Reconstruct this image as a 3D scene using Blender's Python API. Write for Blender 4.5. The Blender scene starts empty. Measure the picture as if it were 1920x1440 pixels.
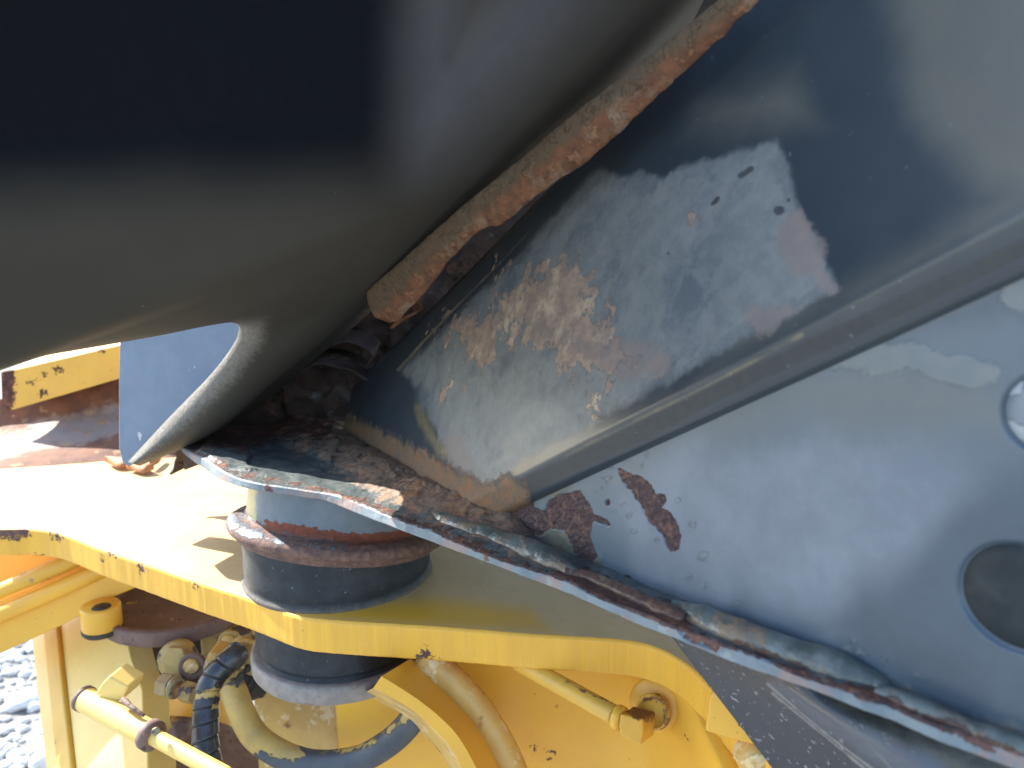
import bpy, bmesh, math
import numpy as np
from mathutils import Vector, Matrix
R = math.radians
SC = bpy.context.scene
COL = SC.collection

# ------------------------------------------------------------------ camera, sky, sun, exposure
PITCH = 10.0
CAM_LOC = (0.0, 0.0, 1.0)
LENS = 26.0
SUN_ELEV, SUN_AZ = 36.0, -61.0          # azimuth from +Y (away from the camera) towards -X (left)
SUN_STRENGTH, SKY_STRENGTH, EXPOSURE = 5.0, 0.15, 1.7

cd = bpy.data.cameras.new('camera'); cam = bpy.data.objects.new('camera', cd); COL.objects.link(cam)
cam.location = CAM_LOC; cam.rotation_euler = (R(90 - PITCH), 0, 0)
cd.lens = LENS; cd.sensor_width = 36; cd.clip_start = 0.005; cd.clip_end = 2000
cd.dof.use_dof = True; cd.dof.focus_distance = 0.37; cd.dof.aperture_fstop = 13
SC.camera = cam

sd = Vector((math.cos(R(SUN_ELEV)) * math.sin(R(SUN_AZ)), math.cos(R(SUN_ELEV)) * math.cos(R(SUN_AZ)), math.sin(R(SUN_ELEV))))
w = bpy.data.worlds.new('World'); SC.world = w; w.use_nodes = True
wn = w.node_tree.nodes; wl = w.node_tree.links
sky = wn.new('ShaderNodeTexSky'); sky.sky_type = 'NISHITA'; sky.sun_disc = False
sky.sun_elevation = R(SUN_ELEV); sky.sun_rotation = R(SUN_AZ)
wl.new(sky.outputs[0], wn['Background'].inputs[0]); wn['Background'].inputs[1].default_value = SKY_STRENGTH
sl = bpy.data.lights.new('sun', 'SUN'); sl.energy = SUN_STRENGTH; sl.angle = R(0.53); sl.color = (1.0, 0.95, 0.87)
so = bpy.data.objects.new('sun', sl); COL.objects.link(so); so.rotation_euler = sd.to_track_quat('Z', 'Y').to_euler()
so.location = (0, 0, 4)
SC.view_settings.view_transform = 'Standard'; SC.view_settings.look = 'None'
SC.view_settings.gamma = 1; SC.view_settings.exposure = EXPOSURE; SC.view_settings.use_curve_mapping = False
SC.render.engine = 'CYCLES'

# ------------------------------------------------------------------ maths
F = 1920 * LENS / 36.0
O = np.array(CAM_LOC)
cp, sp_ = math.cos(R(PITCH)), math.sin(R(PITCH))
def ray(x, y):
    a = (np.asarray(x, float) - 960) / F; b = -(np.asarray(y, float) - 720) / F
    return np.stack(np.broadcast_arrays(a, b * sp_ + cp, b * cp - sp_), -1)
def at(x, y, t): return O + ray(x, y) * np.asarray(t, float)[..., None]
def depth_pl(x, y, P, n):
    r = ray(x, y); return ((np.asarray(P) - O) @ n) / (r @ n)
def onpl(x, y, P, n): return O + ray(x, y) * depth_pl(x, y, P, n)[..., None]
def proj(P):
    d = np.asarray(P) - O
    f = d[..., 1] * cp - d[..., 2] * sp_; u = d[..., 1] * sp_ + d[..., 2] * cp
    return 960 + F * d[..., 0] / f, 720 - F * u / f, f
def unit(v): v = np.asarray(v, float); return v / np.linalg.norm(v, axis=-1, keepdims=True)

def cr(pts, n, closed=False):
    """smooth curve through pts, n samples evenly along it"""
    P = np.asarray(pts, float)
    if len(P) == 2:
        s = np.linspace(0, 1, n)[:, None]; return P[0] * (1 - s) + P[1] * s
    Q = np.vstack([2 * P[0] - P[1], P, 2 * P[-1] - P[-2]])
    out = []
    for i in range(1, len(Q) - 2):
        p0, p1, p2, p3 = Q[i - 1:i + 3]
        t = np.linspace(0, 1, 24, endpoint=False)[:, None]
        # limited tangents keep corners from overshooting
        l1 = np.linalg.norm(p2 - p1) + 1e-9
        m1 = (p2 - p0) / (np.linalg.norm(p1 - p0) + l1) * l1
        m2 = (p3 - p1) / (np.linalg.norm(p3 - p2) + l1) * l1
        out.append((2*t**3-3*t**2+1)*p1 + (t**3-2*t**2+t)*m1 + (-2*t**3+3*t**2)*p2 + (t**3-t**2)*m2)
    C = np.vstack(out + [P[-1:]])
    L = np.concatenate([[0], np.cumsum(np.linalg.norm(np.diff(C[:, :min(3, C.shape[1])], axis=0), axis=1))])
    s = np.linspace(0, L[-1], n)
    return np.stack([np.interp(s, L, C[:, k]) for k in range(C.shape[1])], 1)
def lin(pts, n):
    P = np.asarray(pts, float)
    L = np.concatenate([[0], np.cumsum(np.linalg.norm(np.diff(P, axis=0), axis=1))])
    s = np.linspace(0, L[-1], n)
    return np.stack([np.interp(s, L, P[:, k]) for k in range(P.shape[1])], 1)
def loft(rows, m):
    """rows: list of (N,k) arrays -> grid (m,N,k), linear across"""
    A = np.stack(rows); s = np.linspace(0, len(rows) - 1, m)
    i = np.minimum(s.astype(int), len(rows) - 2); f = (s - i)[:, None, None]
    return A[i] * (1 - f) + A[i + 1] * f
def loft_s(rows, m):
    A = np.stack(rows); return np.stack([cr(A[:, j], m) for j in range(A.shape[1])], 1)

_rng = np.random.RandomState(7); _perm = _rng.permutation(512).astype(np.int64); _val = _rng.rand(512)
def vn(p):
    i = np.floor(p).astype(np.int64); f = p - i; f = f * f * (3 - 2 * f); r = 0
    for dx in (0, 1):
        for dy in (0, 1):
            for dz in (0, 1):
                h = _perm[(_perm[(_perm[(i[..., 0] + dx) & 511] + i[..., 1] + dy) & 511] + i[..., 2] + dz) & 511]
                r = r + _val[h] * (f[..., 0] if dx else 1 - f[..., 0]) * (f[..., 1] if dy else 1 - f[..., 1]) * (f[..., 2] if dz else 1 - f[..., 2])
    return r
def fbm(p, scale, oct=4, seed=0):
    p = np.asarray(p) * scale + seed * 17.3 + 100; a = 1; s = 0; r = 0
    for _ in range(oct):
        r = r + a * vn(p); s += a; a *= .5; p = p * 2.03 + 5.1
    return r / s                                    # 0..1
def sdist(poly, X, Y):
    """signed distance in photo pixels, positive inside"""
    P = np.asarray(poly, float); D = np.full(X.shape, 1e9); ins = np.zeros(X.shape, bool)
    for k in range(len(P)):
        a, b = P[k], P[(k + 1) % len(P)]; e = b - a
        wx, wy = X - a[0], Y - a[1]
        t = np.clip((wx * e[0] + wy * e[1]) / (e @ e + 1e-9), 0, 1)
        D = np.minimum(D, (wx - t * e[0]) ** 2 + (wy - t * e[1]) ** 2)
        c = ((a[1] > Y) != (b[1] > Y)) & (X < (b[0] - a[0]) * (Y - a[1]) / (b[1] - a[1] + 1e-12) + a[0])
        ins ^= c
    return np.where(ins, 1, -1) * np.sqrt(D)
def pdist(line, X, Y):
    P = np.asarray(line, float); D = np.full(X.shape, 1e9)
    for a, b in zip(P[:-1], P[1:]):
        e = b - a; wx, wy = X - a[0], Y - a[1]
        t = np.clip((wx * e[0] + wy * e[1]) / (e @ e + 1e-9), 0, 1)
        D = np.minimum(D, (wx - t * e[0]) ** 2 + (wy - t * e[1]) ** 2)
    return np.sqrt(D)
def umax(*a):
    r = a[0]
    for b in a[1:]: r = np.maximum(r, b)
    return r

# ------------------------------------------------------------------ objects
def thing(name, label, cat, loc, group=None):
    o = bpy.data.objects.new(name, None); COL.objects.link(o); o.location = loc
    o.empty_display_size = 0.02
    o['label'] = label; o['category'] = cat
    if group: o['group'] = group
    return o
def link(name, me, mat, parent=None, smooth=True):
    o = bpy.data.objects.new(name, me); COL.objects.link(o)
    if mat: me.materials.append(mat)
    if smooth: me.shade_smooth()
    if parent:
        me.transform(Matrix.Translation(-Vector(parent.location))); o.parent = parent
    return o
def mesh(name, V, Fc, mat, parent=None, smooth=True, attrs=None, **tags):
    me = bpy.data.meshes.new(name)
    V = np.asarray(V, float).reshape(-1, 3)
    Fc = np.asarray(Fc)
    if Fc.ndim == 2:
        me.vertices.add(len(V)); me.vertices.foreach_set('co', V.ravel())
        k = Fc.shape[1]
        me.loops.add(Fc.size); me.loops.foreach_set('vertex_index', Fc.ravel().astype(np.int32))
        me.polygons.add(len(Fc)); me.polygons.foreach_set('loop_start', np.arange(0, Fc.size, k, dtype=np.int32))
        me.update(calc_edges=True)
    for kx, a in (attrs or {}).items():
        at_ = me.attributes.new(kx, 'FLOAT', 'POINT'); at_.data.foreach_set('value', np.asarray(a, np.float32).ravel())
    o = link(name, me, mat, parent, smooth)
    for kx, v in tags.items(): o[kx] = v
    return o
def gridf(m, n, wrap=False):
    i = np.arange(m - 1)[:, None]; j = np.arange(n if wrap else n - 1)[None, :]; j2 = (j + 1) % n
    return np.stack([i * n + j, i * n + j2, (i + 1) * n + j2, (i + 1) * n + j], -1).reshape(-1, 4)
def normals(G):
    du = np.gradient(G, axis=1); dv = np.gradient(G, axis=0); return unit(np.cross(du, dv) + 1e-12)
def facecam(N, G):
    s = np.sign(((O - G) * N).sum(-1).mean()); return N * s
def sheet(name, G, mat, parent=None, attrs=None, back=0.0, **tags):
    """a grid surface; back > 0 gives it that thickness away from the camera"""
    m, n = G.shape[:2]
    o = mesh(name, G, gridf(m, n), mat, parent, True, attrs, **tags)
    if back:
        N = facecam(normals(G), G)
        raw = np.sign((normals(G) * N).sum(-1).mean())
        md = o.modifiers.new('thickness', 'SOLIDIFY'); md.thickness = back; md.offset = -1 if raw > 0 else 1
    return o
def frame_of(d):
    d = unit(d); a = np.array([0, 0, 1.0]) if abs(d[2]) < .9 else np.array([1.0, 0, 0])
    x = unit(np.cross(a, d)); return x, np.cross(d, x), d
def revolve(name, prof, c, axis, mat, parent=None, seg=96, disp=None, smooth=True, attrs=None, **tags):
    x, y, z = frame_of(axis); prof = np.asarray(prof, float)
    th = np.linspace(0, 2 * np.pi, seg, endpoint=False)
    rd = np.cos(th)[:, None] * x + np.sin(th)[:, None] * y
    G = np.asarray(c) + prof[:, 0, None, None] * rd[None] + prof[:, 1, None, None] * z
    if disp is not None: G = G + disp(G)[..., None] * rd[None]
    A = attrs(G) if attrs else None
    return mesh(name, G, gridf(len(prof), seg, True), mat, parent, smooth, A, **tags)
def tube(name, path, rad, mat, parent=None, seg=24, n=80, disp=None, caps=True, flat=1.0, attrs=None, smooth=True, **tags):
    P = cr(path, n); T = unit(np.gradient(P, axis=0)); rad = np.interp(np.linspace(0, 1, n), np.linspace(0, 1, len(np.atleast_1d(rad))), np.atleast_1d(rad))
    x, y, _ = frame_of(T[0]); X = [x]
    for k in range(1, n):
        v = X[-1] - T[k] * (X[-1] @ T[k]); X.append(unit(v))
    X = np.array(X); Y = np.cross(T, X)
    th = np.linspace(0, 2 * np.pi, seg, endpoint=False)
    D = np.cos(th)[None, :, None] * X[:, None] + np.sin(th)[None, :, None] * Y[:, None] * flat
    r = rad[:, None, None] * np.ones((1, seg, 1))
    G = P[:, None] + r * D
    if disp is not None: G = G + disp(G, np.linspace(0, 1, n)[:, None] * np.ones(seg), th[None] * np.ones((n, 1)))[..., None] * D
    A = attrs(G) if attrs else None
    o = mesh(name, G, gridf(n, seg, True), mat, parent, smooth, A, **tags)
    if caps:
        bm = bmesh.new(); bm.from_mesh(o.data)
        bm.verts.ensure_lookup_table()
        bm.faces.new([bm.verts[k] for k in range(seg)]); bm.faces.new([bm.verts[(n - 1) * seg + k] for k in reversed(range(seg))])
        bmesh.ops.recalc_face_normals(bm, faces=bm.faces); bm.to_mesh(o.data); bm.free()
        if smooth: o.data.shade_smooth()
    return o
def prism(name, poly, off, mat, parent=None, bevel=0.0, seg=3, **tags):
    P = np.asarray(poly, float); n = len(P); Q = P + np.asarray(off)
    bm = bmesh.new(); a = [bm.verts.new(p) for p in P]; b = [bm.verts.new(p) for p in Q]
    bm.faces.new(a); bm.faces.new(b[::-1])
    for k in range(n): bm.faces.new((a[k], b[k], b[(k + 1) % n], a[(k + 1) % n]))
    bmesh.ops.recalc_face_normals(bm, faces=bm.faces)
    me = bpy.data.meshes.new(name); bm.to_mesh(me); bm.free()
    o = link(name, me, mat, parent, False)
    for kx, v in tags.items(): o[kx] = v
    if bevel:
        md = o.modifiers.new('bevel', 'BEVEL'); md.width = bevel; md.segments = seg; md.limit_method = 'ANGLE'; md.angle_limit = R(35)
        md.harden_normals = True
        me.shade_smooth()
    return o
def hexprism(name, c, axis, r, L, mat, parent=None, sides=6, bevel=.0006, rot=0, **tags):
    x, y, z = frame_of(axis); th = np.linspace(0, 2 * np.pi, sides, endpoint=False) + rot
    return prism(name, np.asarray(c) + r * (np.cos(th)[:, None] * x + np.sin(th)[:, None] * y), z * L, mat, parent, bevel, 2, **tags)

# ------------------------------------------------------------------ materials
def lin3(c): return (c[0], c[1], c[2], 1)
def mat(name, base, rough=.5, scale=40, metallic=0, coat=0, spec=.5, bump=(600, .15), layers=(), rvar=.12, stretch=None):
    """base: (colour a, colour b). layers: dicts src(attribute or None), cols, amp, nscale, soft, rough, h(bump), thr, ns"""
    m = bpy.data.materials.new(name); m.use_nodes = True; nt = m.node_tree; N = nt.nodes; L = nt.links
    bs = N['Principled BSDF']; tc = N.new('ShaderNodeTexCoord'); co = tc.outputs['Object']
    if stretch:
        mp = N.new('ShaderNodeMapping'); mp.inputs['Scale'].default_value = stretch; L.new(co, mp.inputs[0]); cos = mp.outputs[0]
    else: cos = co
    def noise(sc, det=5, ro=.55, src=None, dist=0):
        n = N.new('ShaderNodeTexNoise'); n.inputs['Scale'].default_value = sc; n.inputs['Detail'].default_value = det
        n.inputs['Roughness'].default_value = ro; n.inputs['Distortion'].default_value = dist; L.new(src or co, n.inputs['Vector']); return n.outputs['Fac']
    def mth(op, a, b=None, c=None, clamp=False):
        n = N.new('ShaderNodeMath'); n.operation = op; n.use_clamp = clamp
        for k, v in enumerate((a, b, c)):
            if v is None: continue
            if isinstance(v, (int, float)): n.inputs[k].default_value = v
            else: L.new(v, n.inputs[k])
        return n.outputs[0]
    def mixc(f, a, b):
        n = N.new('ShaderNodeMix'); n.data_type = 'RGBA'
        L.new(f, n.inputs[0])
        for k, v in ((6, a), (7, b)):
            if isinstance(v, tuple): n.inputs[k].default_value = lin3(v)
            else: L.new(v, n.inputs[k])
        return n.outputs[2]
    def ramp(v, lo, hi):
        n = N.new('ShaderNodeMapRange'); n.interpolation_type = 'SMOOTHSTEP'; n.inputs[1].default_value = lo; n.inputs[2].default_value = hi
        L.new(v, n.inputs[0]); return n.outputs[0]
    c = mixc(ramp(noise(scale, 5, .6, cos), .35, .65), base[0], base[1])
    r = mth('ADD', mth('MULTIPLY', mth('SUBTRACT', noise(scale * 1.7, 4), .5), rvar * 2), rough)
    h = mth('MULTIPLY', noise(bump[0], 4, .6, cos), bump[1])
    mt = None
    for k, la in enumerate(layers):
        soft = la.get('soft', 2); ns = la.get('ns', 150)
        if la.get('src'):
            a = N.new('ShaderNodeAttribute'); a.attribute_name = la['src']; v = a.outputs['Fac']
            v = mth('ADD', v, mth('MULTIPLY', mth('SUBTRACT', noise(ns, 7, .7), .5), la.get('amp', 10) * 4.5))
            f = ramp(v, -soft, soft)
        else:
            f = ramp(noise(ns, la.get('det', 5), la.get('ro', .6), cos if la.get('st') else co, la.get('dist', 0)), la['thr'], la['thr'] + la.get('w', .04))
        if 'mask2' in la:
            f = mth('MULTIPLY', f, ramp(noise(la['mask2'][0], 4), la['mask2'][1], la['mask2'][1] + .08))
        if 'op' in la: f = mth('MULTIPLY', f, la['op'])
        cols = la['cols']; nf = noise(la.get('cs', 220), 6, .7)
        lc = mixc(ramp(nf, .36, .62), cols[0], cols[1])
        if len(cols) > 2: lc = mixc(ramp(noise(la.get('cs', 220) * .37, 6, .7, None), .5, .66), lc, cols[2])
        c = mixc(f, c, lc)
        rr = la.get('rough', .85)
        n = N.new('ShaderNodeMix'); n.data_type = 'FLOAT'; L.new(f, n.inputs[0]); L.new(r, n.inputs[2]); n.inputs[3].default_value = rr; r = n.outputs[0]
        if la.get('h') is not None:
            hh = mth('ADD', mth('MULTIPLY', nf, la.get('hn', .8)), la['h'])
            h = mth('ADD', h, mth('MULTIPLY', f, hh))
    L.new(c, bs.inputs['Base Color']); L.new(mth('MAXIMUM', r, .08), bs.inputs['Roughness'])
    bs.inputs['Metallic'].default_value = metallic; bs.inputs['Coat Weight'].default_value = coat; bs.inputs['Coat Roughness'].default_value = .12
    bs.inputs['Specular IOR Level'].default_value = spec
    b = N.new('ShaderNodeBump'); b.inputs['Strength'].default_value = 1.0; b.inputs['Distance'].default_value = .0006
    L.new(h, b.inputs['Height']); L.new(b.outputs[0], bs.inputs['Normal'])
    return m

RUST = [(.13, .05, .03), (.055, .028, .024), (.26, .10, .05)]
RUSTP = [(.15, .085, .075), (.075, .045, .045), (.24, .12, .08)]
chips = dict(thr=.70, ns=260, w=.01, cols=[(.10, .075, .07), (.16, .12, .11)], rough=.7, h=-.6, mask2=(28, .50))
specks = dict(thr=.745, ns=420, w=.02, det=2, cols=[(.16, .10, .05), (.22, .14, .06)], rough=.8, h=-.2)
YEL = ((.80, .445, .05), (.73, .40, .05))
M = {}
M['yellow'] = mat('yellow_paint', YEL, .38, 14, bump=(350, .12), layers=[
    dict(src='rust', amp=14, ns=260, soft=1.5, cols=[(.16, .09, .08), (.09, .05, .045), (.28, .14, .05)], rough=.85, h=-.8),
    dict(src='dirt', amp=8, ns=30, soft=40, cols=[(.70, .50, .27), (.62, .44, .22)], rough=.42, cs=30, op=.95), specks])
M['yellow_edge'] = mat('yellow_flame_cut_edge', YEL, .42, 30, bump=(300, .35), stretch=(3, 3, .15), layers=[
    dict(thr=.52, ns=300, w=.16, st=True, cols=[(.70, .40, .045), (.80, .52, .11)], rough=.5, cs=90, op=.55),
    dict(src='rust', amp=17, ns=330, soft=1.2, cols=[(.13, .07, .08), (.09, .05, .045), (.24, .12, .06)], rough=.85, h=-.8),
    specks])
M['yellow_plain'] = mat('yellow_painted_steel', YEL, .4, 16, bump=(260, .14), layers=[
    dict(thr=.66, ns=24, w=.2, cols=[(.52, .33, .09), (.60, .38, .10)], rough=.6, cs=60, op=.5), specks, chips])
M['yellow_worn'] = mat('yellow_paint_worn_pale', ((.62, .42, .13), (.52, .33, .10)), .38, 30, bump=(300, .3), layers=[
    dict(thr=.54, ns=70, w=.06, cols=[(.78, .66, .42), (.70, .55, .28)], rough=.35, cs=200, h=.2, op=.8),
    dict(thr=.60, ns=45, w=.12, cols=[(.30, .13, .05), (.22, .10, .05), (.42, .22, .06)], rough=.8, cs=260, h=-.2)])
M['yellow_chipped'] = mat('yellow_paint_chipped', YEL, .45, 20, bump=(300, .25), layers=[
    dict(thr=.70, ns=170, w=.015, cols=[(.22, .15, .10), (.30, .24, .17)], rough=.8, h=-.6),
    dict(src='rust', amp=10, ns=200, soft=1.2, cols=RUST, rough=.9, h=-.5), specks])
M['yellow_bar'] = mat('yellow_paint_with_chips', ((.72, .42, .05), (.64, .37, .05)), .45, 20, bump=(300, .25), layers=[
    dict(thr=.60, ns=150, w=.015, cols=[(.22, .15, .10), (.30, .24, .17)], rough=.8, h=-.6, mask2=(18, .52)), specks])
M['yellow_faded'] = mat('sun_bleached_yellow_paint', ((.84, .62, .20), (.78, .54, .15)), .42, 16, bump=(260, .14), layers=[specks, chips])  # paler copy of the yellow, sunlit brightness put into the colour
M['rubber'] = mat('black_rubber', ((.020, .025, .031), (.030, .037, .045)), .58, 90, spec=.3, bump=(500, .1), layers=[
    dict(thr=.70, ns=500, w=.03, det=2, cols=[(.16, .18, .2), (.2, .2, .2)], rough=.8, op=.8),
    dict(src='dirt', amp=3, ns=160, soft=5, cols=[(.12, .12, .12), (.2, .17, .13)], rough=.85, op=.7)])
M['washer'] = mat('dull_rusty_zinc', ((.20, .185, .175), (.27, .24, .22)), .6, 150, bump=(420, .25), layers=[
    dict(thr=.58, ns=90, w=.1, cols=[(.16, .10, .08), (.22, .13, .10)], rough=.85, cs=300, op=.7),
    dict(thr=.68, ns=260, w=.02, cols=[(.2, .06, .03), (.12, .04, .03)], rough=.9, h=-.3)])
M['cup'] = mat('grey_paint_over_rust', ((.11, .145, .18), (.145, .18, .22)), .4, 60, coat=0, bump=(300, .15), layers=[
    dict(src='rust', amp=16, ns=170, soft=1.2, cols=[(.17, .10, .08), (.095, .055, .05), (.22, .125, .09)], rough=.8, cs=260, h=-.3, hn=1.2),
    dict(src='redrust', amp=9, ns=230, soft=1.0, cols=[(.24, .07, .04), (.15, .05, .03)], rough=.9, cs=420, h=-.4, hn=1.4),
    dict(src='paint', amp=12, ns=140, soft=1.5, cols=[(.13, .17, .22), (.10, .13, .17)], rough=.4, cs=100, h=.5),
    dict(src='cream', amp=4, ns=160, soft=3, cols=[(.52, .44, .2), (.42, .38, .22)], rough=.5)])  # sunlit sliver of the tube painted as a pale stripe
M['floor_edge'] = mat('flaking_blue_grey_edge', ((.125, .165, .195), (.18, .225, .255)), .6, 70, bump=(260, .9), layers=[
    dict(thr=.52, ns=36, w=.08, cols=[(.27, .19, .175), (.22, .18, .18), (.30, .20, .155)], rough=.6, cs=160, op=.85),
    dict(thr=.60, ns=60, w=.06, cols=[(.26, .31, .30), (.22, .27, .31)], rough=.5, cs=160, op=.8),
    dict(src='rust', amp=9, ns=210, soft=1.0, cols=RUSTP, rough=.9, cs=330, h=-.5, hn=1.8)])
M['floor_top'] = mat('pitted_grey_paint', ((.065, .082, .085), (.11, .128, .125)), .4, 110, bump=(260, 1.0), layers=[
    dict(thr=.60, ns=120, w=.03, cols=[(.17, .175, .165), (.12, .14, .15)], rough=.5, cs=260, h=.5),
    dict(thr=.66, ns=210, w=.02, det=3, cols=[(.02, .02, .02), (.03, .03, .03)], rough=.9, h=-1.2),
    dict(src='dirt', amp=24, ns=70, soft=8, cols=[(.28, .165, .105), (.16, .125, .095), (.30, .15, .075)], rough=.75, cs=120, h=.3, hn=1.6),
    dict(src='rust', amp=16, ns=130, soft=1.5, cols=RUST, rough=.95, cs=260, h=-.6, hn=2.2)])
M['weld'] = mat('painted_weld_bead', ((.065, .080, .072), (.115, .135, .13)), .3, 90, coat=.35, bump=(180, .5), layers=[
    dict(thr=.49, ns=60, w=.10, cols=[(.20, .14, .09), (.13, .105, .08), (.26, .16, .09)], rough=.6, cs=260, h=.2),
    dict(src='rust', amp=12, ns=150, soft=1.5, cols=[(.11, .055, .04), (.06, .035, .03), (.19, .10, .06)], rough=.9, cs=420, h=-.3, hn=1.6)])
PB = ((.092, .127, .160), (.118, .155, .190))
M['panel'] = mat('blue_grey_paint', PB, .34, 9, coat=.08, bump=(120, .05), rvar=.08, layers=[
    dict(src='dust', amp=34, ns=16, soft=30, cols=[(.205, .240, .285), (.150, .180, .222)], rough=.58, cs=22, op=.85),  # cloudy sky reflection painted as paler areas
    dict(src='olive', amp=20, ns=26, soft=36, cols=[(.15, .165, .16), (.125, .145, .15)], rough=.5, cs=40, op=.8),
    dict(src='clean', amp=24, ns=16, soft=52, cols=[(.042, .066, .094), (.062, .092, .124)], rough=.3, cs=22, op=.85),  # dark part of the reflection painted into the colour
    dict(src='patch', amp=26, ns=60, soft=6, cols=[(.21, .23, .225), (.17, .20, .205)], rough=.7, cs=90, h=.15, op=.75),
    dict(src='grime', amp=22, ns=55, soft=14, cols=[(.17, .17, .13), (.12, .13, .10), (.20, .14, .09)], rough=.6, cs=180, h=.2, hn=1.0),
    dict(src='blister', amp=16, ns=210, soft=1.5, cols=[(.09, .11, .125), (.20, .22, .23)], rough=.45, cs=420, h=.15, hn=.6, op=.45),
    dict(src='rust', amp=2.5, ns=420, soft=.8, cols=[(.15, .085, .078), (.07, .052, .060), (.26, .14, .10)], rough=.8, cs=620, h=-1.4, hn=3.2),
    dict(thr=.775, ns=300, w=.01, det=2, cols=[(.03, .03, .03), (.05, .05, .05)], rough=.8, h=-.4)])
M['column'] = mat('dark_blue_grey_paint', ((.034, .047, .060), (.046, .059, .072)), .3, 14, coat=.08, bump=(140, .04), rvar=.05, layers=[
    dict(src='dust', amp=22, ns=14, soft=60, cols=[(.13, .13, .105), (.115, .115, .10)], rough=.55, cs=20, op=.9),  # olive reflections painted into the post colour
    dict(src='patch', amp=9, ns=110, soft=9, cols=[(.145, .165, .175), (.20, .215, .215), (.10, .122, .142)], rough=.5, cs=62, op=.96),  # patch, orange, pink: mirrored ground and sky painted into the colour
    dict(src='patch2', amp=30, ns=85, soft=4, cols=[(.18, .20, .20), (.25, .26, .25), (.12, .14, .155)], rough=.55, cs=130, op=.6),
    dict(src='orange', amp=30, ns=120, soft=3.5, cols=[(.42, .29, .20), (.27, .20, .165), (.56, .43, .29)], rough=.6, cs=170, h=.06, hn=.6, op=.85),
    dict(src='pink', amp=26, ns=80, soft=9, cols=[(.26, .20, .175), (.21, .18, .17)], rough=.6, cs=90, op=.7),
    dict(src='spot', amp=3, ns=200, soft=2, cols=[(.05, .055, .05), (.07, .08, .10)], rough=.5),
    dict(src='wear', amp=5, ns=60, soft=5, cols=[(.27, .22, .11), (.20, .17, .10)], rough=.35, op=.6),  # reflected highlight painted along the lower ridge
    dict(src='line', amp=1.6, ns=45, soft=2.2, cols=[(.34, .29, .18), (.22, .19, .13)], rough=.3, op=.75),  # crease highlight painted as a thin pale line
    dict(src='oily', amp=4, ns=60, soft=5, cols=[(.020, .028, .032), (.030, .038, .040)], rough=.4, op=.85),  # dark reflection beside the side panel painted as a band
    dict(src='foot', amp=16, ns=110, soft=9, cols=[(.22, .12, .065), (.15, .11, .07), (.26, .115, .05)], rough=.75, cs=200, h=.2, hn=1.6),
    dict(thr=.72, ns=330, w=.02, det=2, cols=[(.16, .18, .2), (.2, .22, .22)], rough=.6, op=.5)])
M['bead'] = mat('cracked_rusty_sealant', ((.15, .09, .06), (.23, .15, .10)), .8, 130, bump=(240, 2.2), layers=[
    dict(thr=.55, ns=80, w=.06, cols=[(.15, .17, .16), (.20, .19, .18)], rough=.6, cs=200, h=.2),
    dict(thr=.60, ns=110, w=.05, cols=[(.30, .14, .07), (.20, .09, .05)], rough=.9, cs=300, h=.1),
    dict(thr=.70, ns=90, w=.012, cols=[(.02, .015, .012), (.03, .02, .02)], rough=.9, h=-2)])
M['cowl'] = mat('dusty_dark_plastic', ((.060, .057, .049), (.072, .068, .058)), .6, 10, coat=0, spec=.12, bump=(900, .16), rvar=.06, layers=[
    dict(src='clean', amp=4, ns=10, soft=95, cols=[(.002, .0045, .010), (.003, .006, .012)], rough=.6, op=.97),  # black reflection painted onto the shell
    dict(src='streak', amp=8, ns=12, soft=95, cols=[(.120, .125, .145), (.10, .105, .125)], rough=.6, cs=18, op=.85),  # highlight streaks painted as a lighter tone
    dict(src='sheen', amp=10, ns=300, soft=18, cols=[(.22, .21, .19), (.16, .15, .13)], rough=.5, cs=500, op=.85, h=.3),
    dict(thr=.765, ns=120, w=.03, det=2, cols=[(.15, .14, .12), (.18, .17, .15)], rough=.7, op=.6)])
M['strip'] = mat('scaly_orange_rust', ((.20, .088, .042), (.11, .048, .026)), .85, 120, bump=(200, 1.8), layers=[
    dict(thr=.50, ns=170, w=.12, cols=[(.31, .16, .085), (.24, .115, .055)], rough=.85, cs=300, h=.6, hn=1.5, op=.8),
    dict(thr=.50, ns=45, w=.1, cols=[(.20, .13, .08), (.27, .19, .13)], rough=.85, cs=160, h=.5, hn=1.2, op=.8),
    dict(thr=.62, ns=120, w=.03, cols=[(.10, .04, .02), (.16, .07, .03)], rough=.95, h=-1.2),
    dict(src='dirt', amp=10, ns=60, soft=10, cols=[(.075, .06, .038), (.12, .085, .05)], rough=.85, cs=120, op=.85)])
M['scale'] = mat('layered_dark_rust', ((.022, .014, .012), (.045, .026, .02)), .75, 70, bump=(90, 3.0), layers=[
    dict(thr=.55, ns=40, w=.05, cols=[(.09, .05, .03), (.05, .025, .018)], rough=.9, cs=150, h=.8, hn=2),
    dict(thr=.63, ns=55, w=.03, cols=[(.07, .08, .09), (.05, .06, .07)], rough=.5, cs=150, h=.6, op=.7)])
M['beam'] = mat('rusty_beam_flank', ((.20, .085, .045), (.13, .06, .04)), .85, 40, bump=(150, 1.2), layers=[
    dict(src='paint', amp=22, ns=30, soft=10, cols=[(.30, .27, .26), (.34, .25, .20)], rough=.7, cs=60, op=.85),
    dict(thr=.60, ns=60, w=.06, cols=[(.44, .27, .12), (.35, .18, .09)], rough=.8, cs=200, h=.4, op=.7)])
M['rust_purple'] = mat('brown_oxidised_steel', ((.15, .095, .08), (.20, .13, .11)), .7, 60, bump=(200, .6), layers=[
    dict(thr=.64, ns=55, w=.02, cols=[(.62, .38, .08), (.5, .3, .08)], rough=.5, cs=200, h=.5, mask2=(20, .47)),
    dict(thr=.62, ns=130, w=.04, cols=[(.08, .05, .04), (.12, .08, .06)], rough=.9, h=-.4)])
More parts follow.
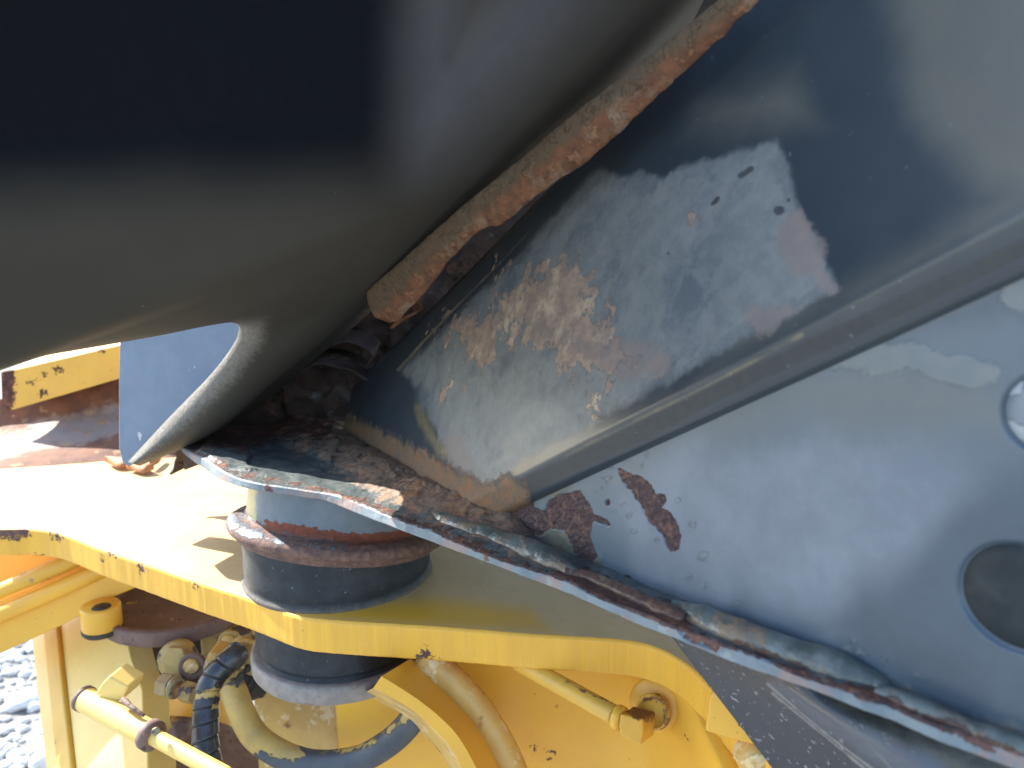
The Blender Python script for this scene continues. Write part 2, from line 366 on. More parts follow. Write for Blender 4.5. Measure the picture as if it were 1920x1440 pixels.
M['void'] = mat('greasy_dark_interior', ((.012, .010, .008), (.03, .018, .010)), .8, 40, bump=(100, 1.0))  # near-black colour standing for unlit hollows
M['blue_plate'] = mat('grey_blue_textured_paint', ((.13, .185, .26), (.155, .21, .29)), .5, 40, bump=(700, .5), layers=[
    dict(thr=.69, ns=60, w=.015, cols=[(.5, .52, .55), (.42, .45, .5)], rough=.6, mask2=(30, .5))])
M['dust_panel'] = mat('black_dusty_plastic', ((.026, .034, .048), (.036, .045, .060)), .42, 30, bump=(700, .15), stretch=(1, 1, 1), layers=[
    dict(thr=.665, ns=170, w=.03, ro=.5, st=False, dist=1.5, cols=[(.26, .27, .28), (.36, .36, .36)], rough=.9, h=.2, op=.8),
    dict(thr=.63, ns=420, w=.04, ro=.5, cols=[(.2, .21, .22), (.3, .3, .3)], rough=.9, op=.7),
    dict(src='scratch', amp=2.2, ns=90, soft=2.0, cols=[(.30, .29, .28), (.22, .22, .22)], rough=.8, op=.75),
    dict(src='film', amp=24, ns=24, soft=30, cols=[(.10, .13, .18), (.08, .105, .15)], rough=.5, cs=30, op=.9),  # blue sky reflection painted beside the ridge
    dict(src='murk', amp=20, ns=40, soft=14, cols=[(.04, .045, .042), (.09, .09, .08)], rough=.6, cs=90, h=.3)])
M['hose'] = mat('black_hose_wrap', ((.022, .027, .036), (.04, .048, .06)), .3, 80, coat=.2, bump=(300, .2), layers=[
    dict(src='paint', amp=9, ns=150, soft=1.0, cols=[(.55, .38, .11), (.45, .32, .12)], rough=.6, cs=160, h=.6),
    dict(thr=.71, ns=280, w=.02, cols=[(.2, .2, .2), (.15, .16, .18)], rough=.8)])
M['hose2'] = mat('hose_with_yellow_overspray', ((.040, .052, .070), (.06, .075, .095)), .5, 60, bump=(300, .2), layers=[
    dict(src='paint', amp=11, ns=120, soft=1.2, cols=[(.52, .36, .10), (.40, .29, .10)], rough=.6, cs=60, h=.5)])
M['grubby'] = mat('grubby_yellow_fitting', ((.46, .34, .12), (.34, .25, .10)), .55, 70, bump=(200, .5), layers=[
    dict(thr=.56, ns=70, w=.03, cols=[(.14, .11, .10), (.09, .07, .07)], rough=.8, cs=200, h=-.4), specks])
M['brass'] = mat('dull_brass_nut', ((.40, .34, .19), (.28, .24, .15)), .4, 120, metallic=.35, bump=(200, .4), layers=[
    dict(thr=.56, ns=90, w=.05, cols=[(.08, .07, .06), (.13, .11, .08)], rough=.8)])
M['grease'] = mat('oily_black_dirt', ((.02, .018, .016), (.045, .038, .03)), .6, 90, bump=(120, 2.5))
M['bolt_rust'] = mat('rust_topped_yellow_fitting', ((.72, .42, .06), (.62, .37, .07)), .4, 60, bump=(200, .3), layers=[
    dict(src='rust', amp=9, ns=220, soft=3, cols=[(.30, .14, .05), (.18, .08, .04), (.42, .24, .08)], rough=.9, cs=300, h=0, hn=1.2)])
M['stone'] = mat('pale_gravel', ((.52, .53, .54), (.66, .66, .64)), .8, 30, bump=(120, 1.0), layers=[
    dict(thr=.6, ns=12, w=.05, cols=[(.20, .22, .24), (.26, .27, .28)], rough=.8)])
M['ground'] = mat('grey_gravel_ground', ((.17, .17, .165), (.26, .25, .23)), .9, 25, bump=(60, 3.0))
M['leaf'] = mat('dry_orange_leaf', ((.42, .18, .07), (.34, .15, .06)), .7, 60)
M['disc_pale'] = mat('pale_blue_cap', ((.16, .20, .24), (.19, .23, .27)), .35, 60, layers=[
    dict(src='patch', amp=10, ns=110, soft=1.2, cols=[(.45, .48, .5), (.38, .42, .45)], rough=.6, cs=160, h=.3)])
M['disc_dark'] = mat('dark_recessed_cap', ((.013, .021, .027), (.022, .032, .038)), .5, 40, coat=0, spec=.25, layers=[
    dict(thr=.66, ns=100, w=.03, dist=1, cols=[(.16, .15, .14), (.22, .2, .19)], rough=.8, mask2=(24, .48)),
    dict(thr=.50, ns=26, w=.2, cols=[(.055, .065, .068), (.075, .08, .078)], rough=.6)])

# ------------------------------------------------------------------ reference planes of the machine
Z = np.array([0, 0, 1.0])
ZF = 1.0 - .204                                   # top of the yellow mounting plate
PF = np.array([0, 0, ZF])
NC = unit([.05, .087, 1.0])                       # the cab floor has sagged a few degrees
PC = O + np.array([-.11, .385, -.127])            # a point on top of the cab floor plate
def onf(x, y): return onpl(x, y, PF, Z)
def onc(x, y): return onpl(x, y, PC, NC)
U = -unit(ray(-8, 1404))                          # run of the corner post, up and towards the viewer
PA = at(648, 796, .565); PB_ = at(893, 930, .362)           # foot of the post face
NF = unit(np.cross(PB_ - PA, U)); NF = NF * np.sign(NF @ (O - PA))
WD = unit(onc(1640, 1275) - onc(895, 965))        # run of the wall along the floor
NW = unit(np.cross(WD, U)); NW = NW * np.sign(NW @ (O - PB_))
PW = onc(895, 965)
def onw(x, y): return onpl(x, y, PW, NW)
def onface(x, y): return onpl(x, y, PA, NF)
print('depths A %.3f B %.3f' % (depth_pl(648, 796, PA, NF), depth_pl(893, 930, PA, NF)))
for q in ((1400, 10), (1920, 408), (1100, 320), (1500, 590), (1165, 790)): print('face', q, round(float(depth_pl(*q, PA, NF)), 3), 'wall', round(float(depth_pl(*q, PW, NW)), 3))
for q in ((1165, 838), (1920, 479), (1900, 1200), (1200, 1100)): print('wall', q, round(float(depth_pl(*q, PW, NW)), 3), 'face', round(float(depth_pl(*q, PA, NF)), 3))
print('tongue', depth_pl(560, 918, PC, NC), depth_pl(1920, 1416, PC, NC), depth_pl(345, 838, PC, NC), depth_pl(1264, 1198, PC, NC))

# ------------------------------------------------------------------ ground with gravel
g = 60.0
mesh('ground', [(-g, -g, 0), (g, -g, 0), (g, g, 0), (-g, g, 0)], [(0, 1, 2, 3)], M['ground'], kind='structure')
rs = np.random.RandomState(3)
bm = bmesh.new(); bmesh.ops.create_icosphere(bm, subdivisions=2, radius=1)
sv = np.array([v.co[:] for v in bm.verts]); sf = np.array([[v.index for v in f.verts] for f in bm.faces]); bm.free()
NS = 6500
cx = -1.75 + rs.rand(NS) * 1.6; cy = .9 + rs.rand(NS) * 1.9; rr = .005 + .011 * rs.rand(NS) ** 2
big = rs.rand(NS) < .03; rr[big] = .018 + .02 * rs.rand(big.sum())
shp = 1 + .55 * (fbm(sv[None] + rs.rand(NS)[:, None, None] * 50, 1.1, 2) - .5) * 2
Vs = sv[None] * shp[..., None] * (rr[:, None, None] * (np.array([1, 1, .62]) * (.75 + .5 * rs.rand(NS, 1, 3))))
Vs = Vs + np.stack([cx, cy, rr * .25], 1)[:, None]
Fs = (sf[None] + (np.arange(NS) * len(sv))[:, None, None]).reshape(-1, 3)
o = mesh('gravel', Vs.reshape(-1, 3), Fs, M['stone'], smooth=True, kind='stuff', label='pale grey gravel stones on the ground', category='gravel')

# ------------------------------------------------------------------ yellow frame: mounting plate and what is welded to it
fr = thing('machine_frame', 'yellow painted steel machine frame with thick mounting plate under the rubber mount', 'machine frame', tuple(onf(640, 1160)))
top_px = [(-160, 1000), (-60, 992), (0, 994), (60, 994), (113, 1002), (187, 1030), (267, 1057), (363, 1090), (477, 1127), (560, 1157), (640, 1166), (820, 1177), (1000, 1191), (1120, 1198), (1190, 1205), (1240, 1220), (1290, 1250), (1340, 1300), (1400, 1372), (1440, 1430), (1480, 1500)]
bot_px = [(-160, 1062), (-60, 1056), (0, 1055), (67, 1053), (110, 1058), (187, 1083), (245, 1107), (333, 1142), (467, 1193), (560, 1224), (640, 1232), (770, 1240), (1000, 1254), (1120, 1262), (1180, 1272), (1230, 1292), (1275, 1325), (1310, 1365), (1335, 1405), (1352, 1440), (1380, 1500)]
NE = 420
T2 = cr(top_px, NE); B2 = cr(bot_px, NE)
T3 = onf(T2[:, 0], T2[:, 1]); TH = .0205
tt = proj(T3)[2]
# vertical edge face: bottom edge straight below the top edge
B3 = T3 - Z * TH
# place the lower edge under its photographed height: plate thickness varies with the flame cut only slightly
rows = []
e_out = unit(np.stack([np.gradient(T3[:, 1]), -np.gradient(T3[:, 0]), np.zeros(NE)], 1)); e_out *= np.sign((e_out * (O - T3)).sum(1).mean())
for a in np.linspace(0, 1, 22):
    rows.append(T3 * (1 - a) + B3 * a)
Ge = np.stack(rows)
av = np.linspace(0, 1, 22)[:, None]
rnd = .0014 * (1 - np.clip(np.minimum(av, 1 - av) / .07, 0, 1)) ** 2
cut = .0007 * (fbm(np.stack([Ge[..., 0] * 3, Ge[..., 1] * 3, Ge[..., 2] * .15], -1), 120, 3) - .5)
Ge = Ge + e_out[None] * (cut - rnd)[..., None]
ex, ey, _ = proj(Ge)
rust = umax(sdist([(755, 1247), (775, 1225), (800, 1205), (812, 1215), (835, 1245)], ex, ey) - 9, sdist([(-20, 990), (48, 990), (48, 1003), (-20, 1004)], ex, ey) + 6,
            sdist([(96, 998), (113, 996), (114, 1010), (100, 1009)], ex, ey), sdist([(38, 1046), (75, 1043), (75, 1052), (38, 1053)], ex, ey),
            -np.hypot(ex - 265, ey - 1065) + 5, -np.hypot(ex - 192, ey - 1046) + 3, -np.hypot(ex - 210, ey - 1038) + 4, -np.hypot(ex - 365, ey - 1098) + 2)
sheet('plate_edge', Ge, M['yellow_edge'], fr, attrs=dict(rust=rust))
# top surface
back = T3 + np.array([0, 1, 0]) * .9; back[:, 0] = np.linspace(back[0, 0] - .35, back[-1, 0] + .5, NE); back[:, 1] = 1.5
s = np.linspace(0, 1, 170) ** 1.8
Gt = Ge[0][None] * (1 - s)[:, None, None] + back[None] * s[:, None, None]
tx, ty, _ = proj(Gt)
dirt = 60 - umax(sdist([(470, 1125), (820, 1110), (1000, 1130), (1060, 1195), (800, 1190), (500, 1170)], tx, ty) * 2 + 34, sdist([(-50, 960), (120, 985), (420, 1090), (470, 1140), (-50, 1060)], tx, ty) * 1.5 + 20)
rust = umax(-np.hypot(tx - 900, ty - 1052) + 1.5, -np.hypot(tx - 909, ty - 1090) + 3, -np.hypot(tx - 960, ty - 1186) + 3, -np.hypot(tx - 1162, ty - 1160) + 2)
sheet('mounting_plate', Gt, M['yellow'], fr, attrs=dict(rust=rust, dirt=dirt))
# underside
Gb = np.stack([Ge[-1], Ge[-1] + np.array([0, .25, 0])]); Gb = loft([Gb[0], Gb[1]], 6)
sheet('plate_underside', Gb, M['yellow_plain'], fr)
# web plate below (vertical, set back from the edge)
wp = [(-.02, .52), (0, 0)]
sel = [(560, 1224, .075), (700, 1236, .07), (900, 1247, .055), (1100, 1261, .045), (1230, 1292, .03), (1310, 1365, .022), (1352, 1440, .014), (1400, 1540, .010)]
wt = np.array([onpl(a, b, PF - Z * TH, Z) + np.array([0, c, 0]) for a, b, c in sel])
wt = cr(wt, 120); wt[:, 2] = ZF - TH + .001
Gw = loft([wt, wt - Z * .32], 60)
wx, wy, _ = proj(Gw)
rust = umax(*[-np.hypot(wx - a, wy - b) + c for a, b, c in ((1025, 1417, 4), (1003, 1408, 2), (1036, 1408, 2), (1042, 1323, 2), (1000, 1380, 1), (1285, 1385, 1))])
sheet('web_plate', Gw, M['yellow'], fr, attrs=dict(rust=rust, dirt=np.full(rust.shape, -99.)), back=.012)
# gusset at the right end with its weld blob
gs = [(1331, 1305), (1322, 1372), (1366, 1385), (1420, 1400), (1420, 1330), (1370, 1280)]
prism('gusset', [at(x, y, .318 - (x - 1320) * .0001) for x, y in gs], (.01, .03, 0), M['yellow_plain'], fr, .0012)
bl = [(1405, 1392), (1428, 1418), (1450, 1450), (1475, 1500)]
tube('weld_blob', [at(x, y, .314) for x, y in bl], [.009, .0115, .012, .012], M['yellow_worn'], fr, n=40,
     disp=lambda G, s, t: .0016 * (fbm(G, 160, 3) - .5))
# curved rib under the plate
def pxc(pts, t, n=90):
    P = cr(pts, n); return at(P[:, 0], P[:, 1], t)
ai = [(700, 1290), (721, 1300), (777, 1334), (815, 1369), (846, 1403), (865, 1440), (880, 1490)]
ao = [(715, 1268), (746, 1287), (784, 1312), (824, 1344), (859, 1381), (893, 1440), (915, 1490)]
ab = [(770, 1235), (795, 1258), (846, 1303), (893, 1356), (925, 1410), (942, 1450), (955, 1500)]
sheet('rib_face', loft([pxc(ai, .398), pxc(ao, .398)], 5), M['yellow_plain'], fr)
sheet('rib_flank', loft([pxc(ao, .398), pxc(ab, .428)], 14), M['yellow_plain'], fr)
tube('rib_pipe', pxc([(795, 1225), (815, 1245), (862, 1290), (905, 1340), (942, 1402), (968, 1460), (980, 1510)], .432), [.0085], M['yellow_worn'], fr, n=100, disp=lambda G, s, t: .0007 * (fbm(G, 200, 3) - .5))
sheet('rib_lining', loft([pxc(ai, .398), pxc([(680, 1300), (701, 1310), (757, 1344), (795, 1379), (826, 1413), (845, 1450), (850, 1500)], .47)], 8), M['yellow_worn'], fr)
# inner wall behind the hose
iw = cr([(468, 1200), (500, 1205), (560, 1230), (700, 1240), (860, 1260)], 60)
Gi = loft([at(iw[:, 0], iw[:, 1], .56), at(iw[:, 0] + 20, iw[:, 1] + 270, np.linspace(.56, .47, 60))], 40)
Gi[..., 1] += .004 * (fbm(Gi, 25, 3) - .5)
sheet('inner_wall', Gi, M['yellow_worn'], fr)

# ---- left side: bracket plate, sloping beam with two pipes
br = thing('bracket_plate', 'pale sunlit yellow bracket plate standing at the lower left below the beam', 'bracket', tuple(at(190, 1440, .56)))
fpx = [(113, 1177), (143, 1450), (150, 1520), (277, 1520), (277, 1440), (277, 1380), (268, 1337), (267, 1293), (247, 1237), (236, 1190), (234, 1165), (234, 1120), (113, 1120)]
nb = unit([-.45, -.55, .62]); Pb = at(190, 1300, .585)
bf = [onpl(x, y, Pb, nb) for x, y in fpx]
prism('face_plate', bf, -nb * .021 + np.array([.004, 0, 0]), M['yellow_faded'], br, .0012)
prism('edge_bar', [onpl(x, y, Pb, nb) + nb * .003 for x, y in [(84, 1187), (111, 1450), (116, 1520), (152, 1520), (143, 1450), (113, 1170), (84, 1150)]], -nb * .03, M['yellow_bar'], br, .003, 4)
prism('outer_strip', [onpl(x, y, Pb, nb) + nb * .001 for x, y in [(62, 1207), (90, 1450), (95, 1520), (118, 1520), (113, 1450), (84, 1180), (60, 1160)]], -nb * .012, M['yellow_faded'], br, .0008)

bm_ = thing('sloping_beam', 'dull yellow sloping box beam running under the plate edge at the left', 'beam', tuple(at(60, 1200, .6)))
P0 = [(-80, 1200), (-80, 1262), (0, 1227), (117, 1173), (207, 1123), (250, 1105), (330, 1070), (330, 1020), (187, 1085), (0, 1167)]
prism('beam_face', [at(x, y, .60) for x, y in P0], (.0, .05, .012), M['yellow_plain'], bm_, .0015)
P1 = [(-80, 1110), (-80, 1205), (187, 1088), (330, 1020), (330, 990), (0, 1010), (-80, 1040)]
prism('beam_back', [at(x, y, .645) for x, y in P1], (0, .02, 0), M['yellow_plain'], bm_, .001)
for k, (a, b, c, lab) in enumerate([((-60, 1136), (110, 1062), (200, 1022), 'upper yellow pipe lying along the sloping beam with a rusty seam'), ((-60, 1178), (170, 1078), (260, 1036), 'lower yellow pipe lying along the sloping beam')]):
    o = tube('frame_pipe', [at(*a, .595 + .01 * (1 - k)), at(*b, .60), at(*c, .61)], .0068, M['yellow_bar'] if k == 0 else M['yellow_plain'], None, n=30)
    o['label'] = lab; o['category'] = 'pipe'; o['group'] = 'pipes along the sloping beam'
st = thing('locating_pin', 'short stubby yellow pin with blackened top hanging under the sloping beam', 'pin', tuple(at(193, 1190, .585)))
c0 = at(193, 1182, .585)
revolve('pin_body', [(0, 0), (.0115, 0), (.0135, .0015), (.0145, .004), (.0145, .020), (.0135, .022), (0, .022)], c0, Z, M['yellow_plain'], st, 40)
revolve('blackened_top', [(0, .0232), (.0055, .0232), (.0068, .022), (.0068, .015)], c0 + np.array([.0035, -.0045, -.0]), Z, M['grease'], st, 30, disp=lambda G: .002 * (fbm(G, 200, 2) - .5))
revolve('dark_ring', [(.0135, -.0012), (.0150, .0008), (.0150, .003), (.0138, .0036)], c0, Z, M['grease'], st, 40)

# ---- hydraulic cylinder lower left
hy = thing('hydraulic_cylinder', 'sunlit yellow hydraulic cylinder with a thinner rod crossing the lower left corner', 'cylinder', tuple(at(287, 1380, .50)))
a_, b_ = at(160, 1311, .515), at(284, 1379, .485)
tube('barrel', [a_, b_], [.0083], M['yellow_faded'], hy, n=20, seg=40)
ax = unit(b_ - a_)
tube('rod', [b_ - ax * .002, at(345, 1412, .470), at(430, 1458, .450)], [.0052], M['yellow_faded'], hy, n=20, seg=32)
revolve('gland_collar', [(0, -.0045), (.0085, -.0045), (.0098, -.003), (.0098, .002), (.0075, .0035), (.005, .0036)], b_, ax, M['rust_purple'], hy, 36, disp=lambda G: .0007 * (fbm(G, 300, 3) - .5))
hexprism('gland_screw', at(293, 1371, .474), unit([.3, -.8, .5]), .0028, .003, M['brass'], hy, rot=.3)
revolve('end_cap', [(0, -.004), (.007, -.004), (.0088, -.002), (.0088, .001), (.007, .002)], a_, ax, M['rust_purple'], hy, 30, disp=lambda G: .0007 * (fbm(G, 300, 3) - .5))
cl = [(190, 1283), (204, 1268), (240, 1288), (230, 1312), (214, 1318), (178, 1302)]
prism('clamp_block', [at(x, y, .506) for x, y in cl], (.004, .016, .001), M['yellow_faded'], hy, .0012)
tube('clamp_weld', [at(231, 1312, .497), at(250, 1328, .490), at(270, 1342, .487)], [.002, .0016, .001], M['rust_purple'], hy, n=20, disp=lambda G, s, t: .0012 * (fbm(G, 400, 3) - .5))

# ---- rusty disc flange and fittings behind the plate
dn = unit([.02, -.04, 1])
df = thing('slew_flange', 'brown rusty round steel flange with yellow paint flecks under the mounting plate', 'flange', tuple(at(340, 1150, .60)))
dc = at(345, 1112, .64)
revolve('flange_rim', [(.0, -.016), (.052, -.016), (.0600, -.0155), (.0610, -.0145), (.0612, -.013), (.0612, -.004), (.0608, -.0028), (.0598, -.0024), (.0560, -.0024), (.0548, -.0032), (.0540, -.0080), (.053, -.009), (.0, -.009)], dc + np.array([0, -.01, .006]), dn, M['rust_purple'], df, 80, disp=lambda G: .0008 * (fbm(G, 140, 3) - .5))
vb = thing('valve_block', 'grubby yellow valve block with round bolt heads and washers behind the black hose', 'valve block', tuple(at(360, 1250, .56)))
prism('block_body', [at(x, y, .60) for x, y in [(372, 1180), (470, 1182), (492, 1230), (478, 1275), (420, 1292), (376, 1262)]], (0, .05, 0), M['grubby'], vb, .004)
def boss(nm, px, py, t, r, L, m, ax=(-.12, -.95, .25), rr_=None):
    prof = [(0, L), (r * .82, L), (r * .95, L - .12 * r), (r, L - .3 * r), (r, 0)]
    return revolve(nm, prof, at(px, py, t), unit(ax), m, vb, 40, disp=lambda G: .06 * r * (fbm(G, 160, 2) - .5))
boss('side_boss', 340, 1232, .575, .0145, .012, M['grubby'])
hexprism('side_boss_nut', at(334, 1236, .562), (-.12, -.95, .25), .0115, .006, M['grubby'], vb, bevel=.001)
revolve('lock_washer', [(.0055, 0), (.0055, .003), (.0062, .0036), (.009, .0036), (.0098, .003), (.0098, 0)], at(362, 1247, .555), unit([.12, -.95, .2]), M['rust_purple'], vb, 40)
revolve('bolt_head', [(0, .0055), (.0045, .0055), (.0055, .0045), (.0058, 0)], at(361, 1246, .555), unit([.12, -.95, .2]), M['yellow_worn'], vb, 32)
revolve('lock_washer', [(.0055, 0), (.0055, .003), (.0062, .0036), (.0078, .0036), (.0086, .003), (.0086, 0)], at(431, 1202, .575), unit([.12, -.95, .2]), M['grubby'], vb, 40)
revolve('bolt_head', [(0, .0055), (.0045, .0055), (.0055, .0045), (.0058, 0)], at(430, 1201, .575), unit([.12, -.95, .2]), M['yellow_worn'], vb, 32)
prism('pale_block', [at(x, y, .552) for x, y in [(376, 1252), (392, 1222), (415, 1228), (422, 1256), (404, 1284), (378, 1276)]], (0, .02, 0), M['yellow_worn'], vb, .003)
tube('elbow_body', [at(448, 1234, .555), at(462, 1222, .553), at(478, 1236, .552), at(482, 1262, .556)], [.012, .0125, .0115, .009], M['grubby'], vb, n=36, disp=lambda G, s, t: .0016 * (fbm(G, 120, 3) - .5))
revolve('elbow_ring', [(.007, 0), (.0085, .002), (.0098, .002), (.0105, 0)], at(462, 1226, .542), unit([.2, -.9, .35]), M['yellow_worn'], vb, 30)
def lump(nm, pts, rads, t, m, par, amp=.004, **k):
    return tube(nm, [at(x, y, t) for x, y in pts], rads, m, par, n=46, seg=30, disp=lambda G, s, t_: amp * (fbm(G, 140, 3) - .5) * 2, **k)
lump('oily_dirt', [(444, 1288), (456, 1282), (474, 1287), (498, 1300)], [.006, .0095, .0095, .002], .548, M['grease'], vb)
lump('oily_dirt', [(455, 1262), (466, 1252), (476, 1250)], [.001, .003, .001], .54, M['grease'], vb, .001)
ft = thing('hose_fitting', 'pair of dull brass hex nuts on a fitting left of the black hose', 'fitting', tuple(at(335, 1290, .54)))
fa = unit(at(375, 1302, .535) - at(300, 1284, .545))
hexprism('large_nut', at(303, 1282, .545), fa, .0088, .010, M['brass'], ft, rot=.4, bevel=.001)
revolve('nut_collar', [(0, 0), (.0075, 0), (.0085, .001), (.0085, .003), (.0070, .004), (0, .004)], at(303, 1282, .545) + fa * .0102, fa, M['brass'], ft, 36)
tube('stem', [at(328, 1290, .543), at(346, 1295, .541)], [.0055], M['bolt_rust'], ft, n=6, attrs=lambda G: dict(rust=np.full(G.shape[:2], 20.)))
hexprism('small_nut', at(344, 1296, .541), fa, .0078, .011, M['grubby'], ft, rot=.1, bevel=.001)
lump('rust_knob', [(322, 1370), (336, 1376), (348, 1388)], [.008, .011, .006], .55, M['rust_purple'], vb, .003)
# floor behind the hoses, rust stained, and the dark hollow above it
fl = thing('frame_floor', 'brown rust stained yellow steel floor behind the hoses at the bottom', 'steel floor', tuple(at(450, 1440, .60)))
q = cr([(280, 1340), (400, 1352), (520, 1395), (640, 1440), (760, 1470)], 60)
Gf = loft([at(q[:, 0], q[:, 1], .66), at(q[:, 0], q[:, 1] + 300, .52)], 40); Gf[..., 2] += .006 * (fbm(Gf, 45, 3) - .5)
sheet('stained_floor', Gf, M['rust_purple'], fl, back=.006)
sheet('pale_back', loft([at(*np.array([(300, 1290), (430, 1290)]).T, .68), at(*np.array([(300, 1400), (430, 1400)]).T, .66)], 8), M['yellow_plain'], fl, back=.006)
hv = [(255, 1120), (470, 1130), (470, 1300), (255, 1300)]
o = prism('gear_housing', [at(x, y, .70) for x, y in hv], (0, .05, 0), M['void'], None, .002)  # near-black sheet standing in for the shade in the gap
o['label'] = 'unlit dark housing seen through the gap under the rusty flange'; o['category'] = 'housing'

# ------------------------------------------------------------------ hoses and pipe
def hose_attr(pm, sign=None):
    def f(G):
        x, y, _ = proj(G); return dict(paint=pm(x, y))
    return f
hp = np.array([(448, 1222), (440, 1230), (412, 1255), (393, 1285), (387, 1317), (385, 1355), (385, 1392), (390, 1430), (398, 1480), (405, 1530)])
P3 = at(hp[:, 0], hp[:, 1], np.linspace(.535, .50, len(hp)))
L_ = np.linalg.norm(np.diff(P3, axis=0), axis=1).sum()
def wrapd(G, s, th):
    ph = (s * L_ / .0105 - th / (2 * np.pi)) % 1.0
    return -.0010 * np.exp(-(np.minimum(ph, 1 - ph) / .055) ** 2) + .0007 * ph + .0006 * (fbm(G, 120, 3) - .5)
o = tube('wrapped_hose', P3, [.0082, .0088], M['hose'], None, n=420, seg=40, disp=wrapd, attrs=hose_attr(lambda x, y: umax(
    sdist([(368, 1302), (385, 1292), (414, 1290), (412, 1305), (366, 1312)], x, y), sdist([(400, 1322), (416, 1320), (414, 1328), (401, 1328)], x, y), sdist([(402, 1288), (414, 1280), (414, 1288)], x, y))))
o['label'] = 'black hydraulic hose wrapped in spiral tape running down out of the picture'; o['category'] = 'hose'
h2 = np.array([(436, 1290), (444, 1312), (452, 1334), (474, 1375), (512, 1406), (565, 1428), (615, 1433), (677, 1422), (727, 1394), (762, 1362), (782, 1330), (795, 1300)])
P3 = at(h2[:, 0], h2[:, 1], np.linspace(.52, .455, len(h2)))
o = tube('curved_hose', P3, [.0090, .0083], M['hose2'], None, n=160, seg=40, disp=lambda G, s, t: .0004 * (fbm(G, 90, 3) - .5), attrs=hose_attr(lambda x, y: umax(
    sdist([(380, 1280), (500, 1280), (570, 1415), (548, 1425), (525, 1420), (500, 1412), (490, 1408), (470, 1420), (400, 1400)], x, y),
    sdist([(745, 1360), (770, 1300), (840, 1300), (840, 1400), (790, 1362), (770, 1345), (735, 1362)], x, y), sdist([(600, 1412), (700, 1385), (745, 1350), (752, 1358), (700, 1398), (640, 1414)], x, y) - 3)))
o['label'] = 'bent dark hose half covered in yellow overspray curving under the rubber mount'; o['category'] = 'hose'
pp = thing('grease_pipe', 'thin yellow steel pipe ending in a rust topped square elbow under the plate edge', 'pipe', tuple(at(1200, 1350, .41)))
pa, pb = at(970, 1240, .418), at(1160, 1345, .378)
tube('pipe_run', [pa, pb], [.0050], M['bolt_rust'], pp, n=60, attrs=lambda G: (lambda x, y: dict(rust=umax(sdist([(1146, 1330), (1166, 1320), (1166, 1360), (1140, 1356)], x, y) - 2, sdist([(1060, 1276), (1150, 1318), (1150, 1324), (1062, 1282)], x, y) - 3)))(*proj(G)[:2]))
ax = unit(pb - pa)
revolve('pipe_nut', [(0, 0), (.0058, 0), (.0062, .001), (.0062, .004), (0, .004)], pb - ax * .002, ax, M['yellow_plain'], pp, 30)
rt = lambda G: (lambda x, y: dict(rust=sdist([(1165, 1322), (1195, 1300), (1250, 1318), (1250, 1345), (1225, 1330), (1205, 1352), (1175, 1340)], x, y)))(*proj(G)[:2])
def rbox(nm, pts_front, off, bev, m, par):
    o = prism(nm, pts_front, off, m, par, bev, 4)
    me = o.data; mw = np.array([v.co[:] for v in me.vertices]) + np.array(par.location)
    return o
el = np.array([(1163, 1338), (1205, 1349), (1207, 1372), (1202, 1397), (1164, 1381), (1160, 1360)])
eo = at(1232, 1333, .391) - at(1207, 1349, .372)
def dense(o, cuts=3, attr=None):
    bm = bmesh.new(); bm.from_mesh(o.data); bmesh.ops.triangulate(bm, faces=bm.faces)
    for _ in range(cuts): bmesh.ops.subdivide_edges(bm, edges=bm.edges, cuts=1, use_grid_fill=True)
    bm.to_mesh(o.data); bm.free()
    V = np.array([v.co[:] for v in o.data.vertices]) + np.array(o.parent.location if o.parent else (0, 0, 0))
    for kx, a in attr(V).items():
        q_ = o.data.attributes.new(kx, 'FLOAT', 'POINT'); q_.data.foreach_set('value', np.asarray(a, np.float32))
f1 = [at(x, y, .372) for x, y in el]
o = prism('elbow_block', f1, eo * .92, M['bolt_rust'], pp, .0016, 4)
dense(o, 2, lambda V: dict(rust=sdist([(1163, 1328), (1185, 1310), (1235, 1310), (1245, 1335), (1215, 1352), (1190, 1348)], *proj(V)[:2])))
fc = at(1226, 1334, .392); fx = unit(-eo)
revolve('elbow_flange', [(0, .0020), (.0068, .0020), (.0074, .0034), (.0084, .0036), (.0092, .0028), (.0094, .0008), (.0092, -.001), (0, -.001)], fc, fx, M['bolt_rust'], pp, 48, attrs=lambda G: dict(rust=-pdist([(1212, 1312), (1232, 1305), (1250, 1325), (1253, 1345), (1246, 1365)], *proj(G)[:2]) + 4))
revolve('clear_ring', [(0, .0012), (.0125, .0012), (.0135, .0004), (.0137, 0)], fc + np.array([.001, .006, 0]), fx, M['yellow_plain'], pp, 60)

# ------------------------------------------------------------------ rubber mount
ctr = np.array([-.1130, .456, ZF])
rm = thing('rubber_mount', 'black rubber cab mount clamped through the yellow plate above a dull steel washer', 'rubber mount', tuple(ctr))
dirtup = lambda G: dict(dirt=(.0022 - (G[..., 2] - ZF)) * 2500)
nup = unit([.11, .13, 1.0])
